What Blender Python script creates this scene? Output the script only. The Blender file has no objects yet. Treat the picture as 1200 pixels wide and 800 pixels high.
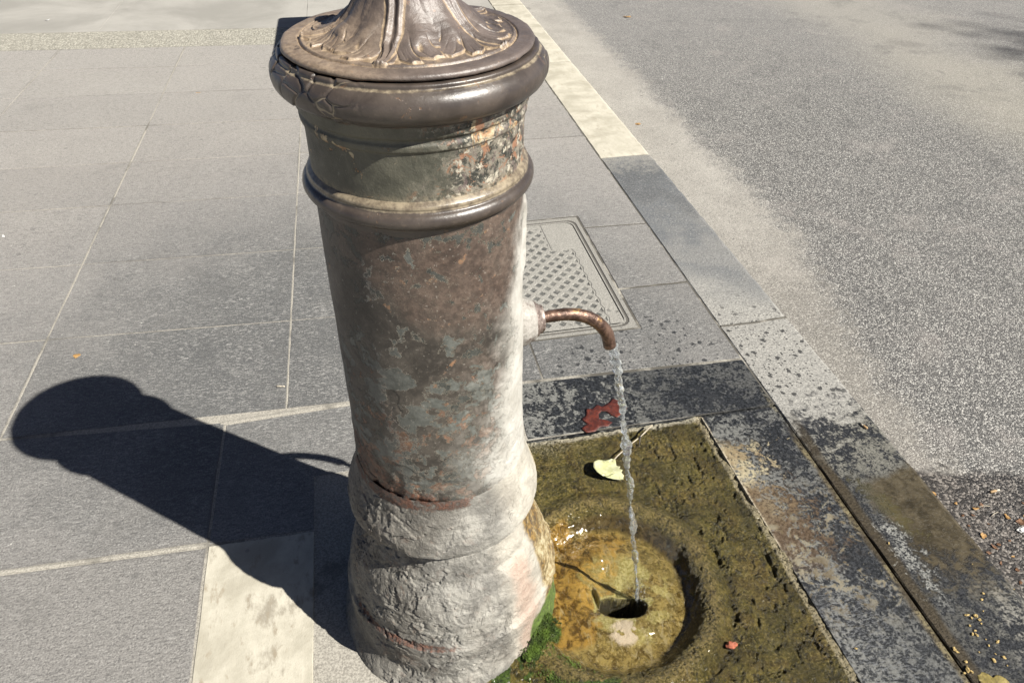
import bpy, math, random
import numpy as np
from mathutils import Matrix, Vector

random.seed(7)
rng = np.random.default_rng(7)
scene = bpy.context.scene
R = math.radians

# ------------------------------------------------------------------ camera
PITCH, YAW, ROLL = R(38.8413), R(-12.2084), R(0.6202)
cam_data = bpy.data.cameras.new('camera')
cam_data.sensor_width = 36.0
cam_data.lens = 839.81 / 1200 * 36
cam_data.clip_start = 0.02
cam_data.clip_end = 900
cam = bpy.data.objects.new('camera', cam_data)
scene.collection.objects.link(cam)
cam.matrix_world = (Matrix.Translation((-0.06554, -0.90283, 1.44)) @ Matrix.Rotation(YAW, 4, 'Z')
                    @ Matrix.Rotation(math.pi / 2 - PITCH, 4, 'X') @ Matrix.Rotation(ROLL, 4, 'Z'))
scene.camera = cam

# ------------------------------------------------------------------ world, sun, exposure
ELEV = R(43.48)
SAZ = R(-38.5)                                   # direction towards the sun, measured from +X
sun_dir = Vector((math.cos(SAZ) * math.cos(ELEV), math.sin(SAZ) * math.cos(ELEV), math.sin(ELEV)))
world = bpy.data.worlds.new('World')
scene.world = world
world.use_nodes = True
wn = world.node_tree
bgn = wn.nodes['Background']
sky = wn.nodes.new('ShaderNodeTexSky')
sky.sky_type = 'NISHITA'
sky.sun_disc = False
sky.sun_elevation = ELEV
sky.sun_rotation = math.atan2(sun_dir.x, sun_dir.y)
sky.air_density = 0.30
sky.dust_density = 0.9
sky.ozone_density = 0.2
sky.altitude = 400
wn.links.new(sky.outputs[0], bgn.inputs[0])
bgn.inputs[1].default_value = 0.05
sd = bpy.data.lights.new('sun', 'SUN')
sd.energy = 5.0
sd.angle = R(0.53)
sd.color = (1.0, 0.955, 0.875)
sun = bpy.data.objects.new('sun', sd)
scene.collection.objects.link(sun)
sun.rotation_euler = sun_dir.to_track_quat('Z', 'Y').to_euler()
scene.view_settings.view_transform = 'Standard'
scene.view_settings.look = 'None'
scene.view_settings.exposure = 1.12
scene.view_settings.gamma = 1.0
scene.view_settings.use_curve_mapping = False

# ------------------------------------------------------------------ numpy noise
def _h(ix, iy, iz, s):
    n = (ix.astype(np.int64) * 374761393 + iy.astype(np.int64) * 668265263 + iz.astype(np.int64) * 2147483647 + s * 974634777)
    n = n.astype(np.uint64)
    n = (n ^ (n >> np.uint64(13))) * np.uint64(1274126177)
    n = n ^ (n >> np.uint64(16))
    n = (n * np.uint64(2246822519)) ^ (n >> np.uint64(15))
    return ((n & np.uint64(0xFFFFFF)).astype(np.float64)) / float(0xFFFFFF)

def vnoise(P, scale=1.0, seed=0):
    Q = P * scale
    I = np.floor(Q)
    F = Q - I
    F = F * F * F * (F * (F * 6 - 15) + 10)
    I = I.astype(np.int64)
    x, y, z = I[:, 0], I[:, 1], I[:, 2]
    fx, fy, fz = F[:, 0], F[:, 1], F[:, 2]
    def L(a, b, t): return a + (b - a) * t
    c = [[[_h(x + i, y + j, z + k, seed) for k in (0, 1)] for j in (0, 1)] for i in (0, 1)]
    return L(L(L(c[0][0][0], c[1][0][0], fx), L(c[0][1][0], c[1][1][0], fx), fy),
             L(L(c[0][0][1], c[1][0][1], fx), L(c[0][1][1], c[1][1][1], fx), fy), fz)

def fbm(P, scale, octv=4, seed=0, gain=0.5):
    s = 0; a = 1.0; t = 0
    for o in range(octv):
        s = s + a * vnoise(P, scale * 2.03 ** o, seed + o * 17)
        t += a; a *= gain
    return s / t

def ridged(P, scale, octv=3, seed=0):
    s = 0; a = 1.0; t = 0
    for o in range(octv):
        s = s + a * (1 - np.abs(2 * vnoise(P, scale * 2.03 ** o, seed + o * 17) - 1))
        t += a; a *= 0.5
    return s / t

def sst(x, a, b):
    t = np.clip((x - a) / (b - a), 0, 1)
    return t * t * (3 - 2 * t)

# ------------------------------------------------------------------ node helpers
class V:
    """a node socket with arithmetic"""
    def __init__(s, g, sock): s.g = g; s.s = sock
    def _m(s, op, o=None, c=None, rev=False):
        n = s.g.t.nodes.new('ShaderNodeMath'); n.operation = op
        a, b = (o, s) if rev else (s, o)
        s.g.put(n.inputs[0], a)
        if b is not None: s.g.put(n.inputs[1], b)
        if c is not None: s.g.put(n.inputs[2], c)
        return V(s.g, n.outputs[0])
    def __add__(s, o): return s._m('ADD', o)
    __radd__ = __add__
    def __sub__(s, o): return s._m('SUBTRACT', o)
    def __rsub__(s, o): return s._m('SUBTRACT', o, rev=True)
    def __mul__(s, o): return s._m('MULTIPLY', o)
    __rmul__ = __mul__
    def __truediv__(s, o): return s._m('DIVIDE', o)
    def abs(s): return s._m('ABSOLUTE')
    def max(s, o): return s._m('MAXIMUM', o)
    def min(s, o): return s._m('MINIMUM', o)
    def pow(s, o): return s._m('POWER', o)
    def sqrt(s): return s._m('SQRT')
    def st(s, a, b):
        """smoothstep from a to b (a may exceed b)"""
        n = s.g.t.nodes.new('ShaderNodeMapRange'); n.interpolation_type = 'SMOOTHSTEP'
        if a <= b:
            n.inputs[1].default_value = a; n.inputs[2].default_value = b; n.inputs[3].default_value = 0; n.inputs[4].default_value = 1
        else:
            n.inputs[1].default_value = b; n.inputs[2].default_value = a; n.inputs[3].default_value = 1; n.inputs[4].default_value = 0
        s.g.t.links.new(s.s, n.inputs[0])
        return V(s.g, n.outputs[0])
    def band(s, c, w):
        return ((s - c).abs()).st(w, 0)

class G:
    def __init__(self, name):
        self.m = bpy.data.materials.new(name); self.m.use_nodes = True
        self.t = self.m.node_tree
        self.bsdf = self.t.nodes['Principled BSDF']
    def put(self, inp, v):
        if isinstance(v, V): self.t.links.new(v.s, inp)
        elif isinstance(v, (tuple, list)) and inp.type == 'RGBA': inp.default_value = (v[0], v[1], v[2], 1)
        else: inp.default_value = v
    def pos(self):
        return V(self, self.t.nodes.new('ShaderNodeNewGeometry').outputs['Position'])
    def obj(self):
        return V(self, self.t.nodes.new('ShaderNodeTexCoord').outputs['Object'])
    def rand(self):
        return V(self, self.t.nodes.new('ShaderNodeObjectInfo').outputs['Random'])
    def attr(self, n):
        a = self.t.nodes.new('ShaderNodeAttribute'); a.attribute_name = n
        return V(self, a.outputs['Fac'])
    def xyz(self, v):
        n = self.t.nodes.new('ShaderNodeSeparateXYZ'); self.put(n.inputs[0], v)
        return [V(self, n.outputs[i]) for i in range(3)]
    def vec(self, x, y, z):
        n = self.t.nodes.new('ShaderNodeCombineXYZ')
        for i, a in enumerate((x, y, z)): self.put(n.inputs[i], a)
        return V(self, n.outputs[0])
    def mapping(self, v, scale=(1, 1, 1), rot=(0, 0, 0), loc=(0, 0, 0)):
        n = self.t.nodes.new('ShaderNodeMapping'); self.put(n.inputs[0], v)
        n.inputs['Location'].default_value = loc; n.inputs['Rotation'].default_value = rot; n.inputs['Scale'].default_value = scale
        return V(self, n.outputs[0])
    def offset(self, v, r, k=37.0):
        """shift the texture per object so alike pieces differ"""
        n = self.t.nodes.new('ShaderNodeVectorMath'); n.operation = 'ADD'
        self.put(n.inputs[0], v)
        c = self.t.nodes.new('ShaderNodeCombineXYZ'); q = r * k
        for i in range(3): self.put(c.inputs[i], q)
        self.t.links.new(c.outputs[0], n.inputs[1])
        return V(self, n.outputs[0])
    def noise(self, v, scale, detail=4, rough=0.55, dist=0.0):
        n = self.t.nodes.new('ShaderNodeTexNoise'); self.put(n.inputs['Vector'], v)
        n.inputs['Scale'].default_value = scale; n.inputs['Detail'].default_value = detail
        n.inputs['Roughness'].default_value = rough; n.inputs['Distortion'].default_value = dist
        return V(self, n.outputs[0])
    def vor(self, v, scale, feature='F1', out='Distance', rnd=1.0):
        n = self.t.nodes.new('ShaderNodeTexVoronoi'); n.feature = feature; self.put(n.inputs['Vector'], v)
        n.inputs['Scale'].default_value = scale; n.inputs['Randomness'].default_value = rnd
        return V(self, n.outputs[out])
    def vor2(self, v, scale):
        n = self.t.nodes.new('ShaderNodeTexVoronoi'); self.put(n.inputs['Vector'], v)
        n.inputs['Scale'].default_value = scale
        s = self.t.nodes.new('ShaderNodeSeparateColor'); self.t.links.new(n.outputs['Color'], s.inputs[0])
        return V(self, n.outputs['Distance']), V(self, s.outputs[0]), V(self, s.outputs[1])
    def mix(self, f, a, b):
        n = self.t.nodes.new('ShaderNodeMix'); n.data_type = 'RGBA'
        self.put(n.inputs[0], f); self.put(n.inputs[6], a); self.put(n.inputs[7], b)
        return V(self, n.outputs[2])
    def fmix(self, f, a, b):
        n = self.t.nodes.new('ShaderNodeMix'); n.data_type = 'FLOAT'
        self.put(n.inputs[0], f); self.put(n.inputs[2], a); self.put(n.inputs[3], b)
        return V(self, n.outputs[0])
    def bump(self, h, dist, normal=None, strength=1.0):
        n = self.t.nodes.new('ShaderNodeBump'); n.inputs['Strength'].default_value = strength
        n.inputs['Distance'].default_value = dist
        self.put(n.inputs['Height'], h)
        if normal is not None: self.put(n.inputs['Normal'], normal)
        return V(self, n.outputs[0])
    def dist2(self, x, y, cx, cy, sx=1.0, sy=1.0):
        a = (x - cx) * (1 / sx); b = (y - cy) * (1 / sy)
        return (a * a + b * b).sqrt()
    def out(self, color, rough=0.8, normal=None, metallic=0.0, spec=0.5, **kw):
        self.put(self.bsdf.inputs['Base Color'], color)
        self.put(self.bsdf.inputs['Roughness'], rough)
        self.put(self.bsdf.inputs['Metallic'], metallic)
        self.put(self.bsdf.inputs['Specular IOR Level'], spec)
        if normal is not None: self.put(self.bsdf.inputs['Normal'], normal)
        for k, v in kw.items(): self.put(self.bsdf.inputs[k.replace('_', ' ')], v)
        return self.m

def c8(r, g, b):
    f = lambda u: (u / 255 / 12.92) if u <= 10 else ((u / 255 + 0.055) / 1.055) ** 2.4
    return (f(r), f(g), f(b))

# ------------------------------------------------------------------ mesh helpers
def link(name, mesh, mat=None, parent=None, kind=None, label=None, cat=None, group=None):
    o = bpy.data.objects.new(name, mesh)
    scene.collection.objects.link(o)
    if mat is not None and mesh is not None: 
        mesh.materials.clear(); mesh.materials.append(mat)
    if parent is not None: o.parent = parent
    if kind: o['kind'] = kind
    if label: o['label'] = label
    if cat: o['category'] = cat
    if group: o['group'] = group
    return o

def npmesh(name, verts, quads, attrs=None, smooth=True):
    me = bpy.data.meshes.new(name)
    nv, nf = len(verts), len(quads)
    k = quads.shape[1]
    me.vertices.add(nv); me.vertices.foreach_set('co', np.asarray(verts, dtype=np.float32).ravel())
    me.loops.add(nf * k); me.loops.foreach_set('vertex_index', np.asarray(quads, dtype=np.int32).ravel())
    me.polygons.add(nf)
    me.polygons.foreach_set('loop_start', np.arange(0, nf * k, k, dtype=np.int32))
    me.polygons.foreach_set('use_smooth', np.full(nf, smooth))
    me.update(calc_edges=True)
    for n, a in (attrs or {}).items():
        at = me.attributes.new(n, 'FLOAT', 'POINT'); at.data.foreach_set('value', np.asarray(a, dtype=np.float32))
    return me

def pymesh(name, verts, faces, smooth=False):
    me = bpy.data.meshes.new(name); me.from_pydata([tuple(v) for v in verts], [], faces)
    if smooth: me.polygons.foreach_set('use_smooth', [True] * len(me.polygons))
    me.update(); return me

def dense(profile, n):
    """resample a (z, r) polyline evenly along its length, softened a little"""
    p = np.array(profile, float)
    d = np.r_[0, np.cumsum(np.hypot(*np.diff(p, axis=0).T))]
    t = np.linspace(0, d[-1], n)
    q = np.c_[np.interp(t, d, p[:, 0]), np.interp(t, d, p[:, 1])]
    for _ in range(3):
        q[1:-1] = (q[:-2] + 2 * q[1:-1] + q[2:]) / 4
    return q

def lathe(name, profile, nz, na, disp, attrs, closed=False):
    q = dense(profile, nz)
    t = np.gradient(q, axis=0); t /= (np.linalg.norm(t, axis=1, keepdims=True) + 1e-12)
    nr, nzv = t[:, 0], -t[:, 1]                      # outward normal (radial, vertical) for upward profiles
    az = np.linspace(-np.pi, np.pi, na, endpoint=False)
    A, I = np.meshgrid(az, np.arange(nz))
    A = A.ravel(); I = I.ravel()
    r0, z0 = q[I, 1], q[I, 0]
    P0 = np.c_[r0 * np.cos(A), r0 * np.sin(A), z0]
    d = disp(P0, A, r0, z0)
    r1 = r0 + d * nr[I]; z1 = z0 + d * nzv[I]
    P = np.c_[r1 * np.cos(A), r1 * np.sin(A), z1]
    i = np.arange((nz - 1) * na); row, col = i // na, i % na
    c2 = (col + 1) % na
    F = np.c_[row * na + col, row * na + c2, (row + 1) * na + c2, (row + 1) * na + col]
    return npmesh(name, P, F, attrs(P0, A, r0, z0, d))

def arc(cz, cr, a, t0, t1, n=14):
    """arc of a tube in (z, r); angle 0 points outward, 90 up"""
    return [(cz + a * math.sin(R(t)), cr + a * math.cos(R(t))) for t in np.linspace(t0, t1, n)]

def tube(path, rad, n=16, cap=True):
    """tube through points with a radius per point -> verts, faces"""
    path = [Vector(p) for p in path]
    vs, fs = [], []
    up = Vector((0, 0, 1)); prev = None
    for i, p in enumerate(path):
        t = (path[min(i + 1, len(path) - 1)] - path[max(i - 1, 0)]).normalized()
        if prev is None:
            a = t.cross(up if abs(t.z) < .9 else Vector((1, 0, 0))).normalized()
        else:
            a = (prev - t * prev.dot(t)).normalized()
        prev = a; b = t.cross(a)
        r = rad[i] if hasattr(rad, '__len__') else rad
        for k in range(n):
            an = 2 * math.pi * k / n
            vs.append(p + (a * math.cos(an) + b * math.sin(an)) * r)
    for i in range(len(path) - 1):
        for k in range(n):
            k2 = (k + 1) % n
            fs.append((i * n + k, i * n + k2, (i + 1) * n + k2, (i + 1) * n + k))
    if cap:
        fs.append(tuple(range(n))[::-1]); fs.append(tuple((len(path) - 1) * n + k for k in range(n)))
    return vs, fs

# ================================================================== GROUND MATERIALS
def speckle(g, v, scale, lo=.58, hi=.66, stretch=(1, 1, 1), rot=0.0):
    return g.noise(g.mapping(v, scale=stretch, rot=(0, 0, rot)), scale, 2, .6).st(lo, hi)

def wetspots(g, p, x, y, dens):
    """dark splash drops; dens 0..1"""
    warp = g.noise(p, 90, 2, .6)
    d, r1, r2 = g.vor2(p, 34)
    s1 = (d + (warp - .5) * .75).st(.29, .25) * r1.st(.52, .56) * (dens.st(.15, .8))
    d2, q1, q2 = g.vor2(p, 95)
    s2 = (d2 + (warp - .5) * .6).st(.33, .27) * q1.st(.55, .6) * dens.st(.3, 1.0)
    d3, u1, u2 = g.vor2(p, 17)
    s3 = (d3 + (warp - .5) * .55).st(.17, .145) * u1.st(.55, .57) * dens.st(.25, .8)
    return s1.max(s2).max(s3)

def slab_material():
    """basalt paving: dark and flecked round the fountain, dustier further off"""
    g = G('basalt_slab')
    p = g.pos(); x, y, z = g.xyz(p); r = g.rand()
    q = g.offset(p, r, 11.0)
    big = g.noise(q, 2.2, 4, .6)
    big2 = g.noise(p, 5.5, 6, .68, .3)
    # dust settles away from where the splashes keep it clean
    dl = g.dist2(x, y, -.05, .98, 1.0, .78)
    dust = (dl + (big2 - .5) * .9).st(.50, 1.55)
    dust2 = (dl + (big2 - .5) * .5).st(1.1, 2.4)
    base = g.mix(dust, (.082, .084, .084), (.215, .207, .196))
    base = g.mix(dust2 * .85, base, (.290, .272, .248))
    base = g.mix((big.st(.35, .7)) * .4, base, g.mix(dust, (.100, .102, .102), (.225, .214, .200)))
    far = y.st(2.2, 3.6)
    base = g.mix(far * .5, base, (.305, .290, .266))
    near = y.st(.30, .20) * x.st(-.50, -.56)
    base = g.mix(near * .75, base, (.200, .192, .180))
    base = g.mix((r - .5).max(0) * .45, base, (.27, .26, .245))
    base = g.mix((.5 - r).max(0) * .40, base, (.105, .105, .104))
    # pale short flecks in the split face
    m = g.mapping(q, scale=(1, 2.8, 1), rot=(0, 0, .35))
    wv = g.noise(m, 55, 4, .68, .6)
    fl = wv.st(.535, .62)
    m2 = g.mapping(q, scale=(1, 2.4, 1), rot=(0, 0, -.5))
    fl2 = g.noise(m2, 115, 3, .68, .4).st(.55, .64)
    region = g.noise(q, 7, 3, .5).st(.35, .62)
    fk = (fl * .9).max(fl2 * .75) * g.fmix(dust, .8, .22) * g.fmix(region, .30, 1.0)
    base = g.mix(fk, base, (.32, .315, .30))
    gr = g.noise(p, 230, 4, .75)
    base = g.mix(gr.st(.50, .38) * .60, base, (.055, .054, .053))
    base = g.mix(gr.st(.54, .66) * .42, base, (.44, .43, .40))
    g3 = g.noise(g.mapping(q, scale=(.6, 1.3, 1), rot=(0, 0, .2)), 95, 5, .78, .4)
    base = g.mix(g3.st(.49, .38) * .40, base, (.070, .068, .067))
    base = g.mix(g3.st(.54, .64) * .30, base, (.36, .35, .33))
    # old gum, soot specks
    d, r1, r2 = g.vor2(p, 13)
    base = g.mix((d + (gr - .5) * .08).st(.15, .10) * r1.st(.86, .88) * .45, base, (.09, .088, .084))
    d, r1, r2 = g.vor2(p, 21)
    base = g.mix((d + (gr - .5) * .06).st(.065, .045) * r1.st(.88, .9) * .7, base, (.5, .49, .45))
    st = g.noise(p, 2.6, 8, .80, .9)
    base = g.mix(st.st(.52, .72) * .35, base, (.11, .107, .10))
    base = g.mix(st.st(.46, .30) * .16, base, (.34, .33, .305))
    # grime along some of the slab edges
    e = g.attr('edge')
    eb = (e + (g.noise(p, 40, 3, .6) - .5) * .9 + (g.noise(p, 1.7, 2, .5) - .55) * 1.6).st(.7, 1.15)
    base = g.mix(eb * .45, base, (.10, .095, .088))
    # wet drops near the outlet
    dens = g.dist2(x, y, .70, .48, .45, .60).st(1.25, .3) * y.st(1.7, 1.0) * x.st(.15, .3)
    w = wetspots(g, p, x, y, dens)
    base = g.mix(w * .85, base, (.018, .019, .020))
    rough = g.fmix(w, g.fmix(gr, .62, .9), .35)
    h = wv * .5 + gr * .6 + g3 * .6 + big2 * .5
    n = g.bump(h, .0042)
    return g.out(base, rough, n, spec=.3)

def mud_joint(g, p, x, y, base, fine):
    nn = g.noise(p, 9, 4, .55)
    mud = ((x - 1.010).abs() + (nn - .5) * .022).st(.032, .016) * (y + (nn - .5) * .3).st(.42, .16)
    base = g.mix(mud * .92, base, g.mix(fine.st(.3, .7), (.026, .020, .011), (.058, .045, .026)))
    rim = ((x - .992).abs() + (g.noise(p, 30, 5, .7) - .5) * .045).st(.012, .002) * y.st(.56, .34) * g.noise(p, 8, 3, .6).st(.42, .58)
    base = g.mix(rim * fine.st(.42, .55) * .7, base, (.20, .17, .095))
    return base

def dark_material():
    """constantly wetted basalt with pale dried residue patches"""
    g = G('wet_basalt')
    p = g.pos(); x, y, z = g.xyz(p)
    w = g.noise(p, 14, 4, .6)
    a = g.noise(p, 34, 9, .76, .4)
    lowf = g.noise(p, 5, 4, .55)
    fine = g.noise(p, 120, 5, .75)
    patch = (a + (lowf - .5) * .6 + (fine - .5) * .35).st(.480, .565) * (fine + (a - .5) * .6).st(.36, .54)
    dark = g.mix(fine.st(.42, .62), (.010, .011, .012), (.034, .036, .040))
    dark = g.mix(w.st(.52, .66) * .5, dark, (.030, .031, .033))
    pale = g.mix(fine.st(.3, .7), (.085, .087, .083), (.185, .185, .172))
    # more residue in the back row's left part, less to the right
    amt = g.fmix(y.st(.405, .416), g.fmix(x.st(.80, .94), .85, .55), g.fmix((x + (lowf - .5) * .2).st(.52, .70), .95, .30))
    base = g.mix(patch * amt, dark, pale)
    # ochre and cream crust along the basin edge
    ex = x - y * -.014 - .772                            # distance from the basin edge
    cr = y.st(.412, .405) * (ex + (a - .5) * .75 + (lowf - .5) * .25).st(.085, .03) * (y + (a - .5) * .2).st(-.02, .06) * (y + (lowf - .5) * .2).st(.34, .24)
    base = g.mix(cr * fine.st(.35, .5) * .95, base, g.mix(w.st(.4, .6), (.34, .30, .20), (.22, .17, .10)))
    bm = (ex + (a - .5) * .85 + (lowf - .5) * .3).st(.13, .06) * (y + (lowf - .5) * .15).st(-.14, -.04) * (y + (lowf - .5) * .2).st(.20, .12)
    base = g.mix(bm * .8, base, g.mix(fine.st(.35, .65), (.050, .032, .018), (.115, .080, .048)))
    sp = (g.noise(p, 34, 7, .75, .8) + (lowf - .5) * .3).st(.53, .57) * y.st(.16, .04) * y.st(-.30, -.16)
    base = g.mix(sp * .75, base, g.mix(w.st(.4, .6), (.20, .175, .12), (.11, .085, .048)))
    # lime line on the arris
    li = (ex + (a - .5) * .02).st(.010, .003) * fine.st(.38, .5) * y.st(-.12, .0) * y.st(.409, .400)
    base = g.mix(li * .9, base, (.42, .37, .28))
    # pale flecked corner close to the camera
    nf = (y + (lowf - .5) * .1).st(-.13, -.2) * (ex + (y + .3) * .3).st(.20, .10)
    fl = g.noise(g.mapping(p, scale=(1, 3.2, 1), rot=(0, 0, -.9)), 75, 5, .7, .5).st(.5, .60)
    base = g.mix(nf * fl * .6, base, (.135, .14, .145))
    base = mud_joint(g, p, x, y, base, fine)
    rough = g.fmix(patch, .38, .75)
    n = g.bump(a * .8 + fine * .6 + g.noise(p, 420, 2, .6) * .3, .0030)
    return g.out(base, rough, n, spec=.22)

def kerb_material():
    g = G('kerb_basalt')
    p = g.pos(); x, y, z = g.xyz(p)
    a = g.noise(p, 38, 9, .76, .4)
    lowf = g.noise(p, 4.5, 5, .55)
    fine = g.noise(p, 150, 5, .72)
    fl = g.noise(g.mapping(p, scale=(1, 2.2, 1), rot=(0, 0, .5)), 75, 4, .7, .5).st(.5, .62)
    basalt = g.mix(fl * .6, (.115, .122, .128), (.275, .275, .268))
    basalt = g.mix(lowf.st(.4, .65) * .6, basalt, (.235, .23, .215))
    basalt = g.mix((y + (a - .5) * .5).st(1.35, 1.65) * (lowf + (y - 1.7) * .3).st(.40, .58) * .75, basalt, g.mix(fl, (.062, .067, .073), (.15, .155, .158)))
    basalt = g.mix((y + (a - .5) * .55 + (lowf - .5) * .35).st(1.90, 2.10) * .75, basalt, (.27, .26, .235))
    gk = g.noise(p, 200, 5, .78)
    basalt = g.mix(gk.st(.50, .38) * .5, basalt, (.05, .052, .055))
    basalt = g.mix(gk.st(.54, .66) * .4, basalt, (.42, .41, .385))
    dusty = g.mix(fine.st(.35, .65), (.195, .190, .178), (.33, .322, .295))
    base = g.mix(((y + (lowf - .5) * .6 + (x - 1.13) * .8).st(1.15, .80)), basalt, dusty)
    # the black wetted end with residue
    wet = ((y - (x - 1.13) * .55) + (lowf - .5) * .55 + (a - .5) * .75).st(.42, .26)
    res = (a + (lowf - .5) * .5 + (fine - .5) * .35).st(.475, .56) * fine.st(.34, .5)
    dk = g.mix(fine.st(.42, .62), (.010, .011, .013), (.034, .036, .040))
    amt = g.fmix((y + (lowf - .5) * .1).st(.0, .25), .30, .9)
    dk = g.mix(res * amt, dk, (.17, .165, .14))
    base = g.mix(wet, base, dk)
    # drops
    dens = y.st(1.25, .55) * y.st(.32, .5)
    wsp = wetspots(g, p, x, y, dens)
    base = g.mix(wsp * .85, base, (.018, .019, .020))
    # standing film of brown run-off on the road side
    film = ((y - (x - 1.1) * .22) + (lowf - .5) * .12 + (a - .5) * .08).st(.125, .095) * \
           ((x + (lowf - .5) * .20 + (a - .5) * .20 + y * -.16).st(1.055, 1.10)) * \
           (y + (a - .5) * .45 + (lowf - .5) * .30).st(-.24, -.14)
    brown = g.mix((lowf * .4 + a * .6).st(.40, .62), (.026, .021, .012), (.078, .064, .040))
    brown = g.mix(fine.st(.60, .8) * .3, brown, (.10, .085, .055))
    brown = g.mix(g.noise(p, 13, 4, .6).st(.62, .7) * .4, brown, (.12, .10, .07))
    base = g.mix(film * .96, base, brown)
    ol = g.dist2(x + y * .25, y, 1.10, .02, .030, .11)
    base = g.mix((ol + (a - .5) * 5.5).st(1., .5) * .55, base, (.072, .062, .026))
    base = mud_joint(g, p, x, y, base, fine)
    wh = ((x - 1.065).abs() + (a - .5) * .42 + (lowf - .5) * .10).st(.012, -.02) * (y + (lowf - .5) * .1).st(.02, -.05) * y.st(-.30, -.2) * fine.st(.42, .54)
    base = g.mix(wh * .85, base, (.26, .26, .24))
    wr = (x + (a - .5) * .3).st(1.15, 1.20) * y.st(-.20, -.26) * (a + fine * .6).st(.78, .88)
    base = g.mix(wr * .6, base, (.26, .25, .22))
    rough = g.fmix(film, g.fmix(wet, .78, .5), .30)
    flat = 1.0 - film * .7
    n = g.bump((a * .8 + fine * .6 + fl * .3) * flat, .0034)
    return g.out(base, rough, n, spec=.22)

def travertine_material(name, dirty=0.3):
    g = G(name)
    p = g.pos(); x, y, z = g.xyz(p)
    a = g.noise(p, 6, 6, .65, .3)
    b = g.noise(g.mapping(p, scale=(1, .4, 1), rot=(0, 0, .3)), 40, 5, .65)
    f = g.noise(p, 300, 3, .6)
    base = g.mix(a.st(.35, .65), (.30, .28, .225), (.44, .415, .345))
    base = g.mix((a + (b - .5) * .5).st(.53, .70) * dirty, base, (.17, .15, .115))
    base = g.mix(b.st(.56, .70) * dirty, base, (.24, .205, .15))
    base = g.mix(f.st(.42, .3) * .35, base, (.26, .23, .18))
    d, r1, r2 = g.vor2(p, 22)
    base = g.mix(d.st(.14, .07) * r1.st(.80, .84) * .55, base, (.19, .17, .15))
    n = g.bump(b * .5 + f * .35 + a, .0018)
    return g.out(base, .8, n, spec=.3)

def plinth_material():
    g = G('plinth_stone')
    p = g.pos(); x, y, z = g.xyz(p)
    a = g.noise(p, 9, 6, .7, .4); f = g.noise(p, 220, 4, .65)
    base = g.mix(a.st(.35, .65), (.135, .13, .118), (.215, .205, .182))
    back = (y + (a - .5) * .06).st(.318, .345)
    base = g.mix(back, base, g.mix(f.st(.35, .65), (.24, .215, .165), (.40, .365, .29)))
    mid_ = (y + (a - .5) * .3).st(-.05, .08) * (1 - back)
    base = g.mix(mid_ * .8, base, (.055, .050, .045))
    base = g.mix(f.st(.45, .3) * .5, base, (.09, .085, .075))
    n = g.bump(a + f * .4, .003)
    return g.out(base, .82, n, spec=.3)

def mortar_material():
    g = G('mortar')
    p = g.pos(); f = g.noise(p, 240, 4, .7); a = g.noise(p, 6, 4, .6)
    base = g.mix(f.st(.35, .65), (.19, .178, .155), (.34, .322, .280))
    base = g.mix(a.st(.52, .66) * .75, base, (.09, .085, .075))
    x, y, z = g.xyz(p)
    base = g.mix(x.st(.30, .36) * (a.st(.35, .50)) * .9, base, (.060, .056, .048))
    return g.out(base, .9, g.bump(f, .0015), spec=.2)

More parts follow.
